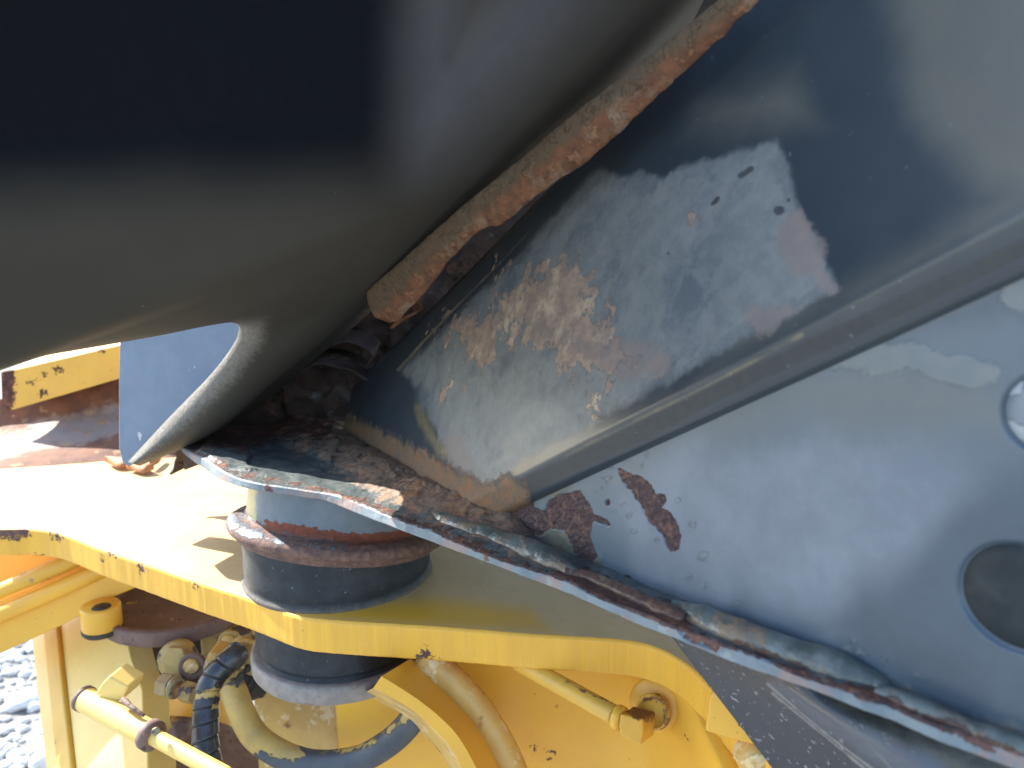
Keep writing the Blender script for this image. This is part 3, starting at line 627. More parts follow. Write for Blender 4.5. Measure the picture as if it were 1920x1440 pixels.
# upper cushion: from the plate up into the tilted cup
prof = np.array([(.0600, -.001), (.0605, .0010), (.0592, .0022), (.0585, .004), (.0590, .008), (.0590, .012), (.0588, .0135), (.0586, .018), (.0590, .030), (.0585, .034), (.03, .034)])
prof = cr(prof, 60)
def tiltd(G): return .0004 * (fbm(G, 70, 3) - .5)
revolve('upper_cushion', prof, ctr, Z, M['rubber'], rm, 140, disp=tiltd, attrs=dirtup)
for (a, b) in ((658, 1097), (733, 1079), (718, 1087)):
    P = at(a, b, .398 + .0); d = unit(P[:2] - ctr[:2]); P = np.array([ctr[0] + d[0] * .0585, ctr[1] + d[1] * .0585, P[2]])
    revolve('rubber_nub', [(0, .0016), (.0012, .0014), (.0022, .0006), (.0028, 0)], P, [d[0], d[1], 0], M['rubber'], rm, 16, attrs=lambda G: dict(dirt=np.full(G.shape[:2], -50.)))
prof = cr(np.array([(.050, -.018), (.0545, -.0185), (.0545, -.030), (.0540, -.042), (.0525, -.0455), (.0515, -.046), (.0530, -.0475), (.0535, -.050), (.03, -.051)]), 60)
revolve('lower_cushion', prof, ctr, Z, M['rubber'], rm, 140, disp=tiltd, attrs=lambda G: dict(dirt=np.full(G.shape[:2], -50.)))
prof = cr(np.array([(.030, -.0485), (.0555, -.0485), (.0575, -.0490), (.0580, -.0505), (.0580, -.0590), (.0570, -.0602), (.050, -.0606), (.0, -.0606)]), 50)
revolve('steel_washer', prof, ctr, Z, M['washer'], rm, 140, disp=lambda G: .0005 * (fbm(G, 120, 3) - .5))

# ------------------------------------------------------------------ cab corner
cab = thing('cab_corner', 'corroded blue grey cab corner with sloping post and rusty floor flange on the rubber mount', 'machine cab', tuple(onc(650, 930)))
# cup: post tube and rolled collar, slightly tilted
cc = ctr + np.array([0, 0, .0215])
prof = cr(np.array([(.050, .001), (.0610, .0000), (.0626, .0012), (.0630, .0030), (.0645, .0042), (.0680, .0058), (.0692, .0085), (.0682, .0114), (.0645, .0136), (.0605, .0146), (.0588, .0156), (.0582, .0180)]), 80)
def cupattr(G):
    h = (G - cc) @ nup * 1000
    x, y, _ = proj(G)
    return dict(rust=(15.5 - h) * 4.0 + np.where(x < 480, 2, 6), redrust=12 - abs(h - 17.5 - 1.2 * np.sin(x * .025)) * 4.5 + np.where(x < 495, -40, 0),
                paint=6 - abs(h - 12.5) * 3.6 - np.abs(x - 430) * .04, cream=np.where(h > 17, 10 - abs(x - 470) * 1.0, -50))
revolve('rolled_collar', prof, cc, nup, M['cup'], cab, 200, disp=lambda G: .0010 * (fbm(G, 90, 4) - .5) + .0004 * (fbm(G, 400, 3) - .5), attrs=cupattr)
prof = np.array([(.0582, z_) for z_ in np.linspace(.0165, .043, 30)])
revolve('cup_tube', prof, cc, nup, M['cup'], cab, 180, disp=lambda G: .0003 * (fbm(G, 60, 3) - .5), attrs=cupattr)

# floor plate: pitted top, flaking front edge, underside
ft_px = [(330, 815), (343, 838), (385, 862), (420, 885), (470, 903), (560, 917), (624, 927), (662, 939), (747, 974), (814, 997), (852, 1015), (939, 1050), (1056, 1087), (1114, 1117), (1200, 1149), (1275, 1181), (1350, 1207), (1440, 1241), (1507, 1269), (1579, 1292), (1616, 1308), (1665, 1322), (1755, 1361), (1845, 1388), (1920, 1416), (2000, 1450), (2080, 1484)]
fb_px = [(330, 828), (345, 852), (385, 882), (420, 903), (470, 918), (560, 932), (607, 940), (677, 968), (735, 990), (793, 1012), (850, 1033), (910, 1055), (1056, 1111), (1110, 1134), (1200, 1174), (1264, 1198), (1312, 1219), (1387, 1249), (1462, 1275), (1519, 1294), (1597, 1326), (1680, 1357), (1755, 1391), (1845, 1424), (1905, 1446), (2000, 1485), (2080, 1520)]
NFp = 1400
sm_ = lambda v: 1 / (1 + np.exp(-np.clip(v, -30, 30)))
A2 = cr(ft_px, NFp); B2 = cr(fb_px, NFp)
nzA = .6 * 3.5 * (fbm(np.stack([A2[:, 0], A2[:, 1] * 0, A2[:, 0] * 0], 1), .03, 5) - .5) + 2.0 * (fbm(np.stack([A2[:, 0], A2[:, 1] * 0, A2[:, 0] * 0], 1), .2, 3, 3) - .5)
nzB = 3.0 * (fbm(np.stack([B2[:, 0], B2[:, 1] * 0, B2[:, 0] * 0], 1), .06, 4, 2) - .5)
A3 = onc(A2[:, 0], A2[:, 1]); dA = proj(A3)[2]
# bottom edge: same distance as the top edge at the same picture x
dB = np.interp(B2[:, 0], A2[:, 0], dA); B3 = at(B2[:, 0], B2[:, 1], dB)
# resample both by x so that rows stay vertical
xs = np.linspace(332, 2075, NFp)
def byx(P2, P3): return np.stack([np.interp(xs, P2[:, 0], P3[:, k]) for k in range(3)], 1)
A3 = byx(A2, A3); B3 = byx(B2, B3)
outd = unit(np.cross(np.gradient(A3, axis=0), NC)); outd *= np.sign((outd * (O - A3)).sum(1, keepdims=True))
outd = unit(np.stack([np.convolve(np.pad(outd[:, k], 60, 'edge'), np.ones(121) / 121, 'valid') for k in range(3)], 1))
m_ = 20; a_ = np.linspace(0, 1, m_)[:, None, None]
Gfe = A3[None] * (1 - a_) + B3[None] * a_
av = a_[..., 0]
Gfe = Gfe + outd[None] * (-.0012 * (1 - np.clip(np.minimum(av, 1 - av) / .16, 0, 1)) ** 2 + .0006 * (fbm(Gfe, 160, 4) - .5))[..., None]
nA = np.interp(xs, A2[:, 0], nzA)[None] * (1 - av) ** 4; nB = np.interp(xs, B2[:, 0], nzB)[None] * av ** 4
Gfe = Gfe + NC * ((nA + nB) * -.00026)[..., None]
x, y, _ = proj(Gfe)
topd = 1 - av + 0 * x
rust = umax((topd - .93) * 60 + 8 * (fbm(Gfe, 60, 3, 5) - .45) * 4 - np.where(x < 640, 14, 0), sdist([(1275, 1178), (1300, 1186), (1345, 1200), (1342, 1214), (1325, 1208), (1300, 1200), (1285, 1192)], x, y) + 4,
            -np.hypot(x - 912, y - 1045) + 4, -np.hypot(x - 502, y - 915) + 3, sdist([(1750, 1362), (1800, 1370), (1850, 1390), (1880, 1412), (1850, 1410), (1790, 1385)], x, y) - 4)
Gfe -= outd[None] * (.0012 * np.clip((rust + 4) / 4, 0, 1) * (x > 1270) * (x < 1350))[..., None]
sheet('floor_edge', Gfe, M['floor_edge'], cab, attrs=dict(rust=rust))
bk = [(332, 812), (400, 786), (480, 762), (560, 752), (620, 770), (700, 830), (800, 892), (880, 935), (1000, 990), (1100, 1040), (1200, 1090), (1270, 1118), (1400, 1170), (1640, 1258), (1725, 1295), (1912, 1365), (2075, 1430)]
K2 = cr(bk, 3000); K3 = byx(K2, onc(K2[:, 0], K2[:, 1]))
s = (np.linspace(0, 1, 170) ** 1.5)[:, None, None]
S0 = A3 - outd * .0012
Gft = S0[None] * (1 - s) + K3[None] * s + (Gfe[0] - S0)[None] * np.exp(-s / .02)
x, y, _ = proj(Gft)
edgefade = np.minimum(s[..., 0] / .05, 1)
hgt = .0035 * (fbm(Gft, 45, 4, 1) - .5) + .0009 * (fbm(Gft, 140, 3, 2) - .5)
flake = sdist([(372, 850), (400, 812), (470, 806), (560, 800), (600, 812), (640, 850), (620, 872), (560, 842), (510, 838), (470, 852), (466, 872), (480, 882), (430, 880), (395, 868)], x, y) + 14 * (fbm(Gft, 90, 4, 8) - .5)
hgt = hgt + .0022 * (1 / (1 + np.exp(-flake / 1.5)))
sd_ = pdist([(560, 800), (612, 815), (690, 868), (800, 925), (880, 960), (960, 985)], x, y)
fil = np.exp(-(sd_ / 34) ** 2)
hgt = hgt + .0075 * fil + .0028 * np.exp(-(sd_ / 55) ** 2) * (np.abs(fbm(Gft, 80, 5, 4) - .5) * 2) - .0012 * fil * sm_((fbm(Gft, 60, 4, 12) - .62) * 60)
Gft = Gft + NC * (hgt * edgefade)[..., None]
rust = umax(sdist([(390, 850), (400, 790), (480, 755), (600, 745), (640, 790), (620, 850), (560, 838), (520, 836), (470, 850), (462, 872), (450, 860)], x, y) - 6,
            3 - pdist([(345, 842), (400, 872), (470, 894), (560, 908), (640, 926), (750, 968), (850, 1008)], x, y) * 1.2, sdist([(1056, 1082), (1100, 1075), (1200, 1120), (1275, 1150), (1300, 1185), (1200, 1150), (1100, 1110)], x, y) + 8,
            2 - pdist([(850, 1012), (1056, 1086), (1200, 1146), (1440, 1238), (1660, 1316), (1900, 1400)], x, y) * .9)
dirt = umax(46 - sd_, sdist([(600, 830), (690, 890), (800, 950), (900, 985), (1010, 1030), (1060, 1065), (950, 1035), (820, 985), (740, 930), (660, 880)], x, y), sdist([(345, 840), (400, 800), (430, 830), (400, 862)], x, y) - 5)
sheet('floor_plate', Gft, M['floor_top'], cab, attrs=dict(rust=rust, dirt=dirt))
# underside of the cab floor runs back under the cab and shades the frame
fu = Gfe[-1][::20]; inw = -outd[::20]
bk3 = fu + np.array([.16, .20, 0]); bk3[:, 2] = fu[:, 2] - ((bk3 - fu) @ NC) / NC[2]
sheet('floor_underside', loft([fu, bk3], 12), M['floor_edge'], cab, attrs=dict(rust=np.full((12, len(fu)), -20.)))

# side panel
WL = [(880, 962), (1000, 1016), (1100, 1066), (1200, 1116), (1270, 1144), (1400, 1194), (1640, 1279), (1725, 1316), (1912, 1389), (2100, 1462)]
WT = [(870, 935), (1000, 880), (1165, 800), (1400, 685), (1650, 565), (1920, 440), (2100, 356)]
nx, ny = 760, 420
lo = cr(WL, nx); hi = cr(WT, nx)
sx = np.linspace(0, 1, ny)[:, None, None]
g2 = lo[None] * (1 - sx) + hi[None] * sx
X, Y = g2[..., 0], g2[..., 1]
Gp = onw(X, Y)
rustA = sdist([(885, 975), (903, 950), (925, 938), (960, 940), (990, 925), (998, 935), (1005, 950), (1022, 955), (1030, 938), (1050, 925), (1075, 922), (1088, 920), (1102, 940), (1115, 962), (1135, 975), (1142, 984), (1115, 980), (1108, 1000), (1122, 1045), (1110, 1052), (1095, 1062), (1085, 1058), (1070, 1015), (1060, 995), (1035, 990), (1022, 1002), (990, 998), (950, 985), (920, 978)], X, Y)
rustB = sdist([(1162, 880), (1178, 886), (1200, 892), (1222, 910), (1230, 928), (1248, 924), (1250, 940), (1240, 952), (1258, 962), (1270, 980), (1277, 1005), (1272, 1030), (1258, 1035), (1245, 1022), (1242, 1002), (1218, 985), (1210, 962), (1200, 940), (1185, 918), (1166, 902)], X, Y)
rustC = sdist([(1173, 1078), (1182, 1082), (1192, 1092), (1199, 1110), (1172, 1106)], X, Y)
rustD = umax(-np.hypot(X - 1064, Y - 887) + 6, -np.hypot((X - 1140) * 1.2, Y - 943) + 4)
wob = 16 * (fbm(Gp, 170, 6, 4) - .5)
rust = umax(rustA, rustB, rustC, rustD) + 0 * wob
pit = 1 / (1 + np.exp(-(rust + wob) / .8))
topd = -pdist([(895, 950), (1000, 910), (1165, 838), (1400, 721), (1919, 479)], X, Y)
botd = -pdist(WL, X, Y)
grime = umax(np.where(X < 1180, topd + 32 - np.clip((X - 1050) * .3, 0, 40), -99), np.where(X < 1130, botd + 42, botd + 14), sdist([(900, 975), (1000, 985), (1060, 1005), (1080, 1060), (1000, 1020)], X, Y))
blister = umax(*[5 + 2 * q_ - np.hypot(X - a, Y - b) for a, b, q_ in ((1180, 862, 1), (1200, 870, 0), (1215, 850, 1), (1150, 870, 1), (1170, 945, 1), (1178, 965, 0), (1150, 955, .4), (1188, 1000, .2), (1140, 900, .4), (1125, 915, .2), (1270, 938, .4), (1300, 980, .1), (1230, 1010, .6), (1320, 1040, .1), (1290, 1080, .2), (1320, 1100, .4), (1440, 700, 1), (1465, 690, 1), (1590, 1215, .4), (1602, 1200, .4), (1612, 1222, .2), (1595, 1238, .3), (1660, 1240, .6), (1380, 1130, .2), (1720, 1270, .2))]) - 3
dust = umax(sdist([(1160, 900), (1330, 830), (1560, 800), (1720, 850), (1800, 830), (1860, 900), (1800, 960), (1700, 1040), (1600, 1130), (1480, 1150), (1330, 1130), (1200, 1070)], X, Y) * .6, sdist([(1640, 880), (1760, 850), (1860, 930), (1760, 1000), (1650, 1110), (1600, 1060)], X, Y))
clean = umax(sdist([(1600, 1100), (1700, 1030), (1800, 950), (1920, 880), (2100, 800), (2100, 1470), (1900, 1380), (1700, 1300), (1640, 1250), (1500, 1180)], X, Y), sdist([(1560, 640), (1750, 560), (2100, 380), (2100, 560), (1800, 640), (1680, 650)], X, Y) - 30)
olive = umax(sdist([(1080, 930), (1200, 820), (1500, 680), (1700, 690), (1860, 700), (1900, 800), (1700, 800), (1500, 790), (1300, 830), (1150, 930)], X, Y) * .7, topd + 26)
patch = umax(sdist([(1540, 690), (1570, 660), (1650, 635), (1740, 640), (1810, 660), (1870, 690), (1868, 715), (1830, 722), (1770, 715), (1690, 705), (1600, 700)], X, Y), sdist([(1880, 520), (1990, 470), (1990, 640), (1890, 600), (1860, 560)], X, Y) - 14)
cs_ = np.stack([Gp @ U * .45, Gp @ WD, Gp @ NW], -1)
dust = dust + 220 * (fbm(cs_, 24, 6, 2) - .5); clean = clean + 150 * (fbm(cs_, 26, 5, 5) - .5); olive = olive + 60 * (fbm(cs_, 30, 4, 9) - .5)
# pressed recess and cap holes
def circ(cx_, cy_, r_):
    c_ = onw(cx_, cy_); e = onw(cx_ - r_, cy_); return c_, np.linalg.norm(e - c_)
c1, r1 = circ(1912, 1122, 112); c2, r2 = circ(1966, 775, 90)
D1 = np.linalg.norm(Gp - c1, axis=-1) / r1; D2 = np.linalg.norm(Gp - c2, axis=-1) / r2
sm = lambda v: 1 / (1 + np.exp(-v))
hgt = -.0009 * pit * (1 + 1.6 * (fbm(Gp, 420, 3) - .5)) + .0016 * pit * (fbm(Gp, 900, 3, 3) - .5)
hgt = hgt + .0012 * (fbm(Gp, 9, 3) - .5) + .00035 * sm((blister + 3) / 2) * (fbm(Gp, 700, 2) - .2) + .0006 * sm((grime - 4) / 4) * (fbm(Gp, 220, 4) - .5)
nearr = np.exp(-np.abs(rust + wob) / 3.) * .00025
hgt = hgt + nearr - .0014 * sm((1 - D1) * 70) - .0022 * sm((1 - D2) * 60)
Gp = Gp + NW * hgt[..., None]
o = sheet('side_panel', Gp, M['panel'], cab, attrs=dict(rust=rust + wob, dust=dust, clean=clean, olive=olive, patch=patch, grime=grime, blister=blister))
revolve('dark_cap', [(0, .0005), (r1 * .6, .0004), (r1 * .93, 0), (r1 * .985, -.001)], c1 - NW * .0010, NW, M['disc_dark'], cab, 90)
revolve('pale_cap', [(0, .0005), (r2 * .6, .0004), (r2 * .93, 0), (r2 * .985, -.001)], c2 - NW * .0016, NW, M['disc_pale'], cab, 90,
        attrs=lambda G: (lambda x, y: dict(patch=umax(sdist([(1885, 700), (1920, 690), (1915, 740), (1885, 738)], x, y), sdist([(1882, 790), (1925, 800), (1925, 850), (1905, 842), (1888, 820)], x, y))))(*proj(G)[:2]))
# wall goes on upwards and behind (seen only as reflection and shade)
# weld beads along the foot of the panel
def bead(nm, line, rads, m, rustf, flat=1.0, lift=.0, seed=0):
    P = onc(np.array([p[0] for p in line]), np.array([p[1] for p in line])) + NC * lift
    return tube(nm, P, rads, m, cab, n=420, seg=36, disp=lambda G, s, t: .0022 * (fbm(G, 70, 3, seed) - .5) + .0006 * (fbm(G, 330, 3, seed) - .5) , attrs=lambda G: (lambda x, y: dict(rust=rustf(x, y)))(*proj(G)[:2]))
bead('weld_bead', [(770, 948), (810, 966), (860, 990), (940, 1018), (1010, 1044), (1062, 1068), (1078, 1078)], [.0002, .0022, .0050, .0058, .0060, .0054, .0024], M['weld'], lambda x, y: 3 - pdist([(850, 1006), (1056, 1082)], x, y) * .6, seed=1)
bead('weld_bead', [(1060, 1075), (1100, 1082), (1160, 1108), (1220, 1135), (1285, 1162)], [.0018, .0030, .0032, .0030, .0024], M['weld'], lambda x, y: 20 - pdist([(1056, 1090), (1290, 1175)], x, y) * .5, seed=2)
bead('weld_bead', [(1262, 1140), (1290, 1152), (1380, 1192), (1480, 1228), (1580, 1264), (1640, 1284), (1664, 1296)], [.0026, .0052, .0054, .0052, .0054, .0052, .0024], M['weld'], lambda x, y: 5 - pdist([(1270, 1176), (1440, 1232), (1660, 1315)], x, y) * .8, seed=3)
bead('weld_bead', [(1645, 1298), (1725, 1330), (1830, 1372), (1912, 1402), (2060, 1462)], [.0022, .0026, .0025, .0026, .0026], M['weld'], lambda x, y: 4 - pdist([(1665, 1315), (1900, 1405)], x, y) * .8, seed=4)

# corner post (box section with rounded corners)
wv = (PB_ - PA); wv = wv - U * (wv @ U); Wd = np.linalg.norm(wv); wv = wv / Wd
prof = []                                          # (across, out) coordinates, from hidden left flank to hidden right flank
rl, rr_ = .0135, .0032
prof += [(-.0445, -.08), (-.0445, -.05), (-.0445, -.022), (-.0440, -.0150)]
for t in np.linspace(0, 1, 12): prof.append((-.0435 + .0095 * math.sin(t * 1.35), -.0120 + .0072 * (1 - math.cos(t * 1.5)) / (1 - math.cos(1.5))))
for t in np.linspace(.12, 1, 30): prof.append((-.0340 + .0340 * t, -.0048 + .0048 * t ** .9))
for q_ in np.linspace(.02, .98, 210): prof.append((q_ * Wd, 0))
for t in np.linspace(0, 28, 8): prof.append((Wd + .005 * math.sin(R(t)), -.005 + .005 * math.cos(R(t))))
x0_, z0_ = prof[-1]
for t in np.linspace(.1, 1, 12): prof.append((x0_ + .0070 * t, z0_ - .0037 * t))
x0_, z0_ = prof[-1]
for t in np.linspace(28, 84, 10)[1:]: prof.append((x0_ + .0040 * (math.sin(R(t)) - math.sin(R(28))), z0_ - .0040 * (math.cos(R(28)) - math.cos(R(t)))))
x0_, z0_ = prof[-1]
prof += [(x0_ + .10 * z_, z0_ - z_) for z_ in np.linspace(.002, .05, 36)]
prof = np.array(prof)
base = PA + prof[:, 0:1] * wv + prof[:, 1:2] * NF
tfoot = np.full(len(base), -.003)
LEN = (proj(base)[2] - .11) / -(U @ np.array([0, cp, -sp_]))
ns_ = 620
sv_ = (np.linspace(0, 1, ns_) ** 1.0)[:, None]
Gc = base[None] + U * (tfoot[None] * (1 - sv_) + LEN[None] * sv_ - .001 * (1 - sv_))[..., None]
hb = (Gc - PC) @ NC; Gc = Gc + NC * np.clip(.0015 - hb, 0, .2)[..., None] * (np.arange(ns_) < 200)[:, None, None]
X, Y, dd = proj(Gc)
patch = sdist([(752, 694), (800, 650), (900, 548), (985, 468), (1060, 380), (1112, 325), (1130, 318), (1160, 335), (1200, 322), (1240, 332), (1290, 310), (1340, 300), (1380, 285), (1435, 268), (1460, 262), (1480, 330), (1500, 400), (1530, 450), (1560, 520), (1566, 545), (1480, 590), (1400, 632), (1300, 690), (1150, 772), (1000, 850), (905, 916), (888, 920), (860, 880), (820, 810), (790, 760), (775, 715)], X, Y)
orange = -5 + umax(sdist([(820, 620), (900, 540), (1030, 470), (1160, 540), (1190, 690), (1170, 720), (1050, 700), (940, 650), (900, 700), (860, 690)], X, Y) * .42 - 8, sdist([(835, 610), (880, 570), (900, 585), (920, 560), (950, 600), (925, 640), (930, 680), (905, 690), (880, 670)], X, Y), sdist([(990, 490), (1030, 478), (1080, 500), (1140, 545), (1110, 570), (1050, 555), (1010, 520)], X, Y) - 3,
              sdist([(1010, 610), (1060, 590), (1090, 600), (1100, 560), (1140, 620), (1170, 690), (1120, 700), (1060, 680), (1020, 640)], X, Y) + 3, sdist([(828, 740), (850, 705), (878, 700), (880, 725), (855, 742)], X, Y) + 3,
              sdist([(1272, 425), (1300, 395), (1312, 410), (1300, 432)], X, Y) + 3, sdist([(1105, 745), (1125, 738), (1140, 780), (1115, 788)], X, Y) - 5)
orange = orange + 70 * (fbm(Gc, 62, 4, 7) - .52)
pink = umax(sdist([(1470, 440), (1500, 400), (1530, 460), (1560, 535), (1500, 510), (1455, 470)], X, Y) + 6, sdist([(1400, 590), (1440, 580), (1500, 575), (1480, 600), (1420, 620)], X, Y) + 4, sdist([(830, 830), (870, 820), (900, 870), (905, 905), (885, 910)], X, Y) + 4,
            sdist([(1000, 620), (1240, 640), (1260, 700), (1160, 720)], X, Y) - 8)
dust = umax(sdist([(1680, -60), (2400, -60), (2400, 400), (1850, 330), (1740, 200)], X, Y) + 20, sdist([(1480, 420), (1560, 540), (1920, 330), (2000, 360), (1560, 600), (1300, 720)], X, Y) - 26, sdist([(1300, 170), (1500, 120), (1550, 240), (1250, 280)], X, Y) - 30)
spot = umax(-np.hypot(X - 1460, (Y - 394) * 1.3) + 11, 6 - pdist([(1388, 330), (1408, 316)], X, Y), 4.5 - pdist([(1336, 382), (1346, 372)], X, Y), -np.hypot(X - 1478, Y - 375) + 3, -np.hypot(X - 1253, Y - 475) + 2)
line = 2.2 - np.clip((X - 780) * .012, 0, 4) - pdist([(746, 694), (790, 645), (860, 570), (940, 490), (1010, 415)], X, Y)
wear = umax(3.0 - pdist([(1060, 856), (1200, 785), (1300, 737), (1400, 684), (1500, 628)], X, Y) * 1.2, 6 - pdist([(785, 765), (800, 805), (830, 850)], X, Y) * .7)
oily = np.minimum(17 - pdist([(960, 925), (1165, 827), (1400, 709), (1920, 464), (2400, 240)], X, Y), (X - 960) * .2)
foot = umax(-pdist([(615, 790), (640, 815), (700, 845), (800, 895), (890, 945), (930, 945), (950, 935)], X, Y) + 40)
relief = .0004 * sm(patch / 3) * (fbm(Gc, 60, 4) - .4) + .0006 * sm(orange / 3) * (fbm(Gc, 160, 4, 3) - .3)
Gc = Gc + NF * (relief + .0008 * (fbm(Gc, 9, 2) - .5))[..., None]
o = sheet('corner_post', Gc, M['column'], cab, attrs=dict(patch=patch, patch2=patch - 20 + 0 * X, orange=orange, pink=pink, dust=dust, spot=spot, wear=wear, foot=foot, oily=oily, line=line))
# cracked seam round the foot of the post
seam = np.array([(606, 812), (640, 832), (690, 866), (740, 897), (800, 932), (850, 955), (890, 966), (925, 966), (960, 958)], float)
dS = np.concatenate([depth_pl(seam[:7, 0], seam[:7, 1] - 22, PA, NF) * 1.004, depth_pl(seam[7:, 0], seam[7:, 1], PW, NW) * 1.008])
crag = lambda G: .0026 * (np.abs(fbm(G, 95, 4, 3) - .5) * 2) ** .8
tube('foot_seam', at(seam[:, 0], seam[:, 1], dS), [.0045, .0095, .0108, .0106, .0098, .0086, .0070, .0050, .0015], M['bead'], cab, n=620, seg=80,
     disp=lambda G, s, t: .0020 * (fbm(G, 40, 2) - .5) + crag(G) + .0016 * (fbm(G, 420, 3) - .5))

# back wall of the dark hollow between post and cover, and peeling rust scales
bp = np.array([(330, 840), (480, 770), (640, 740), (800, 720)])
q = cr(bp, 160)
lowc = at(q[:, 0], q[:, 1] + 45, np.linspace(.60, .66, 160)); 
upp = at(q[:, 0] + np.linspace(80, 420, 160), q[:, 1] - 560, np.linspace(.52, .5, 160))
Gk = loft([lowc, upp], 120)
Gk = Gk + np.array([0, -1, 0]) * (.022 * (fbm(Gk, 16, 4) - .5) + .012 * np.round(fbm(Gk, 22, 3, 3) * 5) / 5)[..., None]
sheet('hollow_back', Gk, M['scale'], cab, back=.004)
for k, (pts, t) in enumerate([([(560, 700), (600, 680), (650, 690), (700, 720)], .555), ([(600, 650), (650, 640), (700, 665), (690, 690)], .56)]):
    c_ = cr(pts, 50); up = c_.copy(); up[:, 1] -= 26; up[:, 0] += 12
    Gs = loft([at(c_[:, 0], c_[:, 1], t), at(up[:, 0], up[:, 1], t + .03)], 20); Gs = Gs + Z * (.006 * (fbm(Gs, 60, 3, k) - .5))[..., None]
    sheet('rust_scale', Gs, M['scale'], cab, back=.002)
# cab skin behind the hollow and over the post: it closes the cab, out of the picture above
qa = cr([(385, 822, .64), (520, 790, .66), (700, 760, .68), (980, 700, .70)], 40); qb = cr([(600, -260, .62), (900, -300, .56), (1500, -400, .50), (2300, -500, .45)], 40)
sheet('cab_skin', loft([at(qa[:, 0], qa[:, 1], qa[:, 2]), at(qb[:, 0], qb[:, 1], qb[:, 2]), at(qb[:, 0], qb[:, 1], qb[:, 2]) + np.array([.05, .1, .8])], 30), M['void'], cab, back=.01)

tp = at(np.array([300., 700, 1150, 1700]), np.array([-150., -150, -150, -150]), np.array([.6, .5, .42, .40]))
mesh('cab_skin', [tuple(tp[0]), tuple(tp[1]), tuple(tp[2]), tuple(tp[3]), tuple(tp[3] + np.array([.5, .5, .2])), tuple(tp[0] + np.array([0, .5, .2]))], [], M['column'], cab) if False else None

# rust strip lying in the joint
su = [(672, 560), (700, 530), (760, 478), (850, 398), (950, 315), (1100, 190), (1230, 92), (1330, 10), (1420, -60)]
sl_ = [(735, 622), (752, 600), (800, 548), (862, 470), (915, 426), (935, 424), (960, 408), (1040, 345), (1110, 300), (1200, 215), (1320, 105), (1430, 0), (1500, -60)]
ncs = 420
Lo = cr(sl_, ncs); Up = cr(su, ncs)
Lo = Lo + np.stack([fbm(np.stack([Lo[:, 0], Lo[:, 1], Lo[:, 0] * 0], 1), .05, 4) - .5, fbm(np.stack([Lo[:, 0], Lo[:, 1], Lo[:, 0] * 0], 1), .05, 4, 2) - .5], 1) * 7
dd_ = lambda P: .555 * 889 / np.hypot(P[:, 0] + 8, P[:, 1] - 1404) * .97
A3 = at(Up[:, 0], Up[:, 1], dd_(Up)); B3 = at(Lo[:, 0], Lo[:, 1], dd_(Lo))
cen = (A3 + B3) / 2; ex_ = (B3 - A3) / 2 * .93; nrm = unit(O - cen)
th = np.linspace(0, 2 * np.pi, 40, endpoint=False)
endt = np.clip(np.linspace(0, 1, ncs) / .02, .05, 1) ** .45
Gs = cen[:, None] + ex_[:, None] * (np.cos(th)[None, :, None] * endt[:, None, None]) + nrm[:, None] * (np.sin(th)[None, :, None] * .36 * (np.linalg.norm(ex_, axis=1) * endt)[:, None, None])
Dn = unit(Gs - cen[:, None] + 1e-9)
Gs = Gs + Dn * (.0012 * (fbm(Gs, 60, 4) - .5) + .0007 * (fbm(Gs, 300, 3) - .5))[..., None]
endc = np.tile(cen[0] - unit(cen[10] - cen[0]) * .002, (1, 40, 1)); Gs = np.concatenate([endc, Gs])
x, y, _ = proj(Gs)
dirt = 34 - pdist([(690, 560), (850, 398), (1100, 190), (1330, 10), (1420, -60)], x, y)
o = mesh('rusty_trim_strip', Gs, gridf(len(Gs), 40, True), M['strip'], None, True, dict(dirt=dirt),
         label='long orange rust coated metal strip with a blunt lower end beside the dark cover', category='metal strip')
o2 = sheet('torn_flake', loft([at(np.array([730., 760, 775, 768]), np.array([615., 590, 583, 570]), .49), at(np.array([745., 775, 792, 780]), np.array([600., 585, 578, 552]), .487)], 6), M['strip'], o, attrs=dict(dirt=np.full((6, 4), -30.)), back=.002)

# ------------------------------------------------------------------ dark cover, upper left
cv = thing('dark_cover', 'large dark dusty plastic cover across the upper left, tapering to a rounded tip', 'machine cover', tuple(at(240, 870, .50)))
inner = [(240, 866, .500), (312, 788, .478), (395, 702, .455), (441, 640, .435), (447, 610, .42), (425, 605, .40), (300, 629, .34), (100, 664, .27), (-120, 700, .22), (-340, 300, .16), (-300, -120, .13)]
outer = [(262, 874, .502), (400, 812, .485), (520, 712, .475), (592, 652, .465), (640, 610, .455), (672, 582, .45), (760, 508, .43), (880, 402, .395), (1010, 287, .36), (1150, 165, .32), (1330, -20, .28)]
nv, nu = 460, 240
I = cr(np.array(inner), nv * 3); Oo = cr(np.array(outer), nv * 3)
# parametrise both by control index so that corners line up
def idxs(P):
    P = np.asarray(P, float); C = cr(P, nv * 6)
    out = []; 
    ks = [int(np.argmin(((C[:, :2] - p[:2]) ** 2).sum(1))) for p in P]; ks[0] = 0; ks[-1] = len(C) - 1
    t = np.linspace(0, len(P) - 1, nv); return C[np.interp(t, np.arange(len(P)), ks).astype(int)]
I, Oo = idxs(inner), idxs(outer)
def smooth1(C, w=9):
    k_ = np.ones(w) / w; D = C.copy()
    for c in range(C.shape[1]):
        p_ = np.concatenate([np.full(w // 2, C[0, c]), C[:, c], np.full(w // 2, C[-1, c])]); D[:, c] = np.convolve(p_, k_, 'valid')
    D[0], D[-1] = C[0], C[-1]; return D
I, Oo = smooth1(I, 5), smooth1(Oo, 5)
u = np.linspace(0, 1, nu)[:, None]
PX = Oo[None, :, 0] * (1 - u) + I[None, :, 0] * u; PY = Oo[None, :, 1] * (1 - u) + I[None, :, 1] * u
DT = Oo[None, :, 2] * (1 - u) + I[None, :, 2] * u
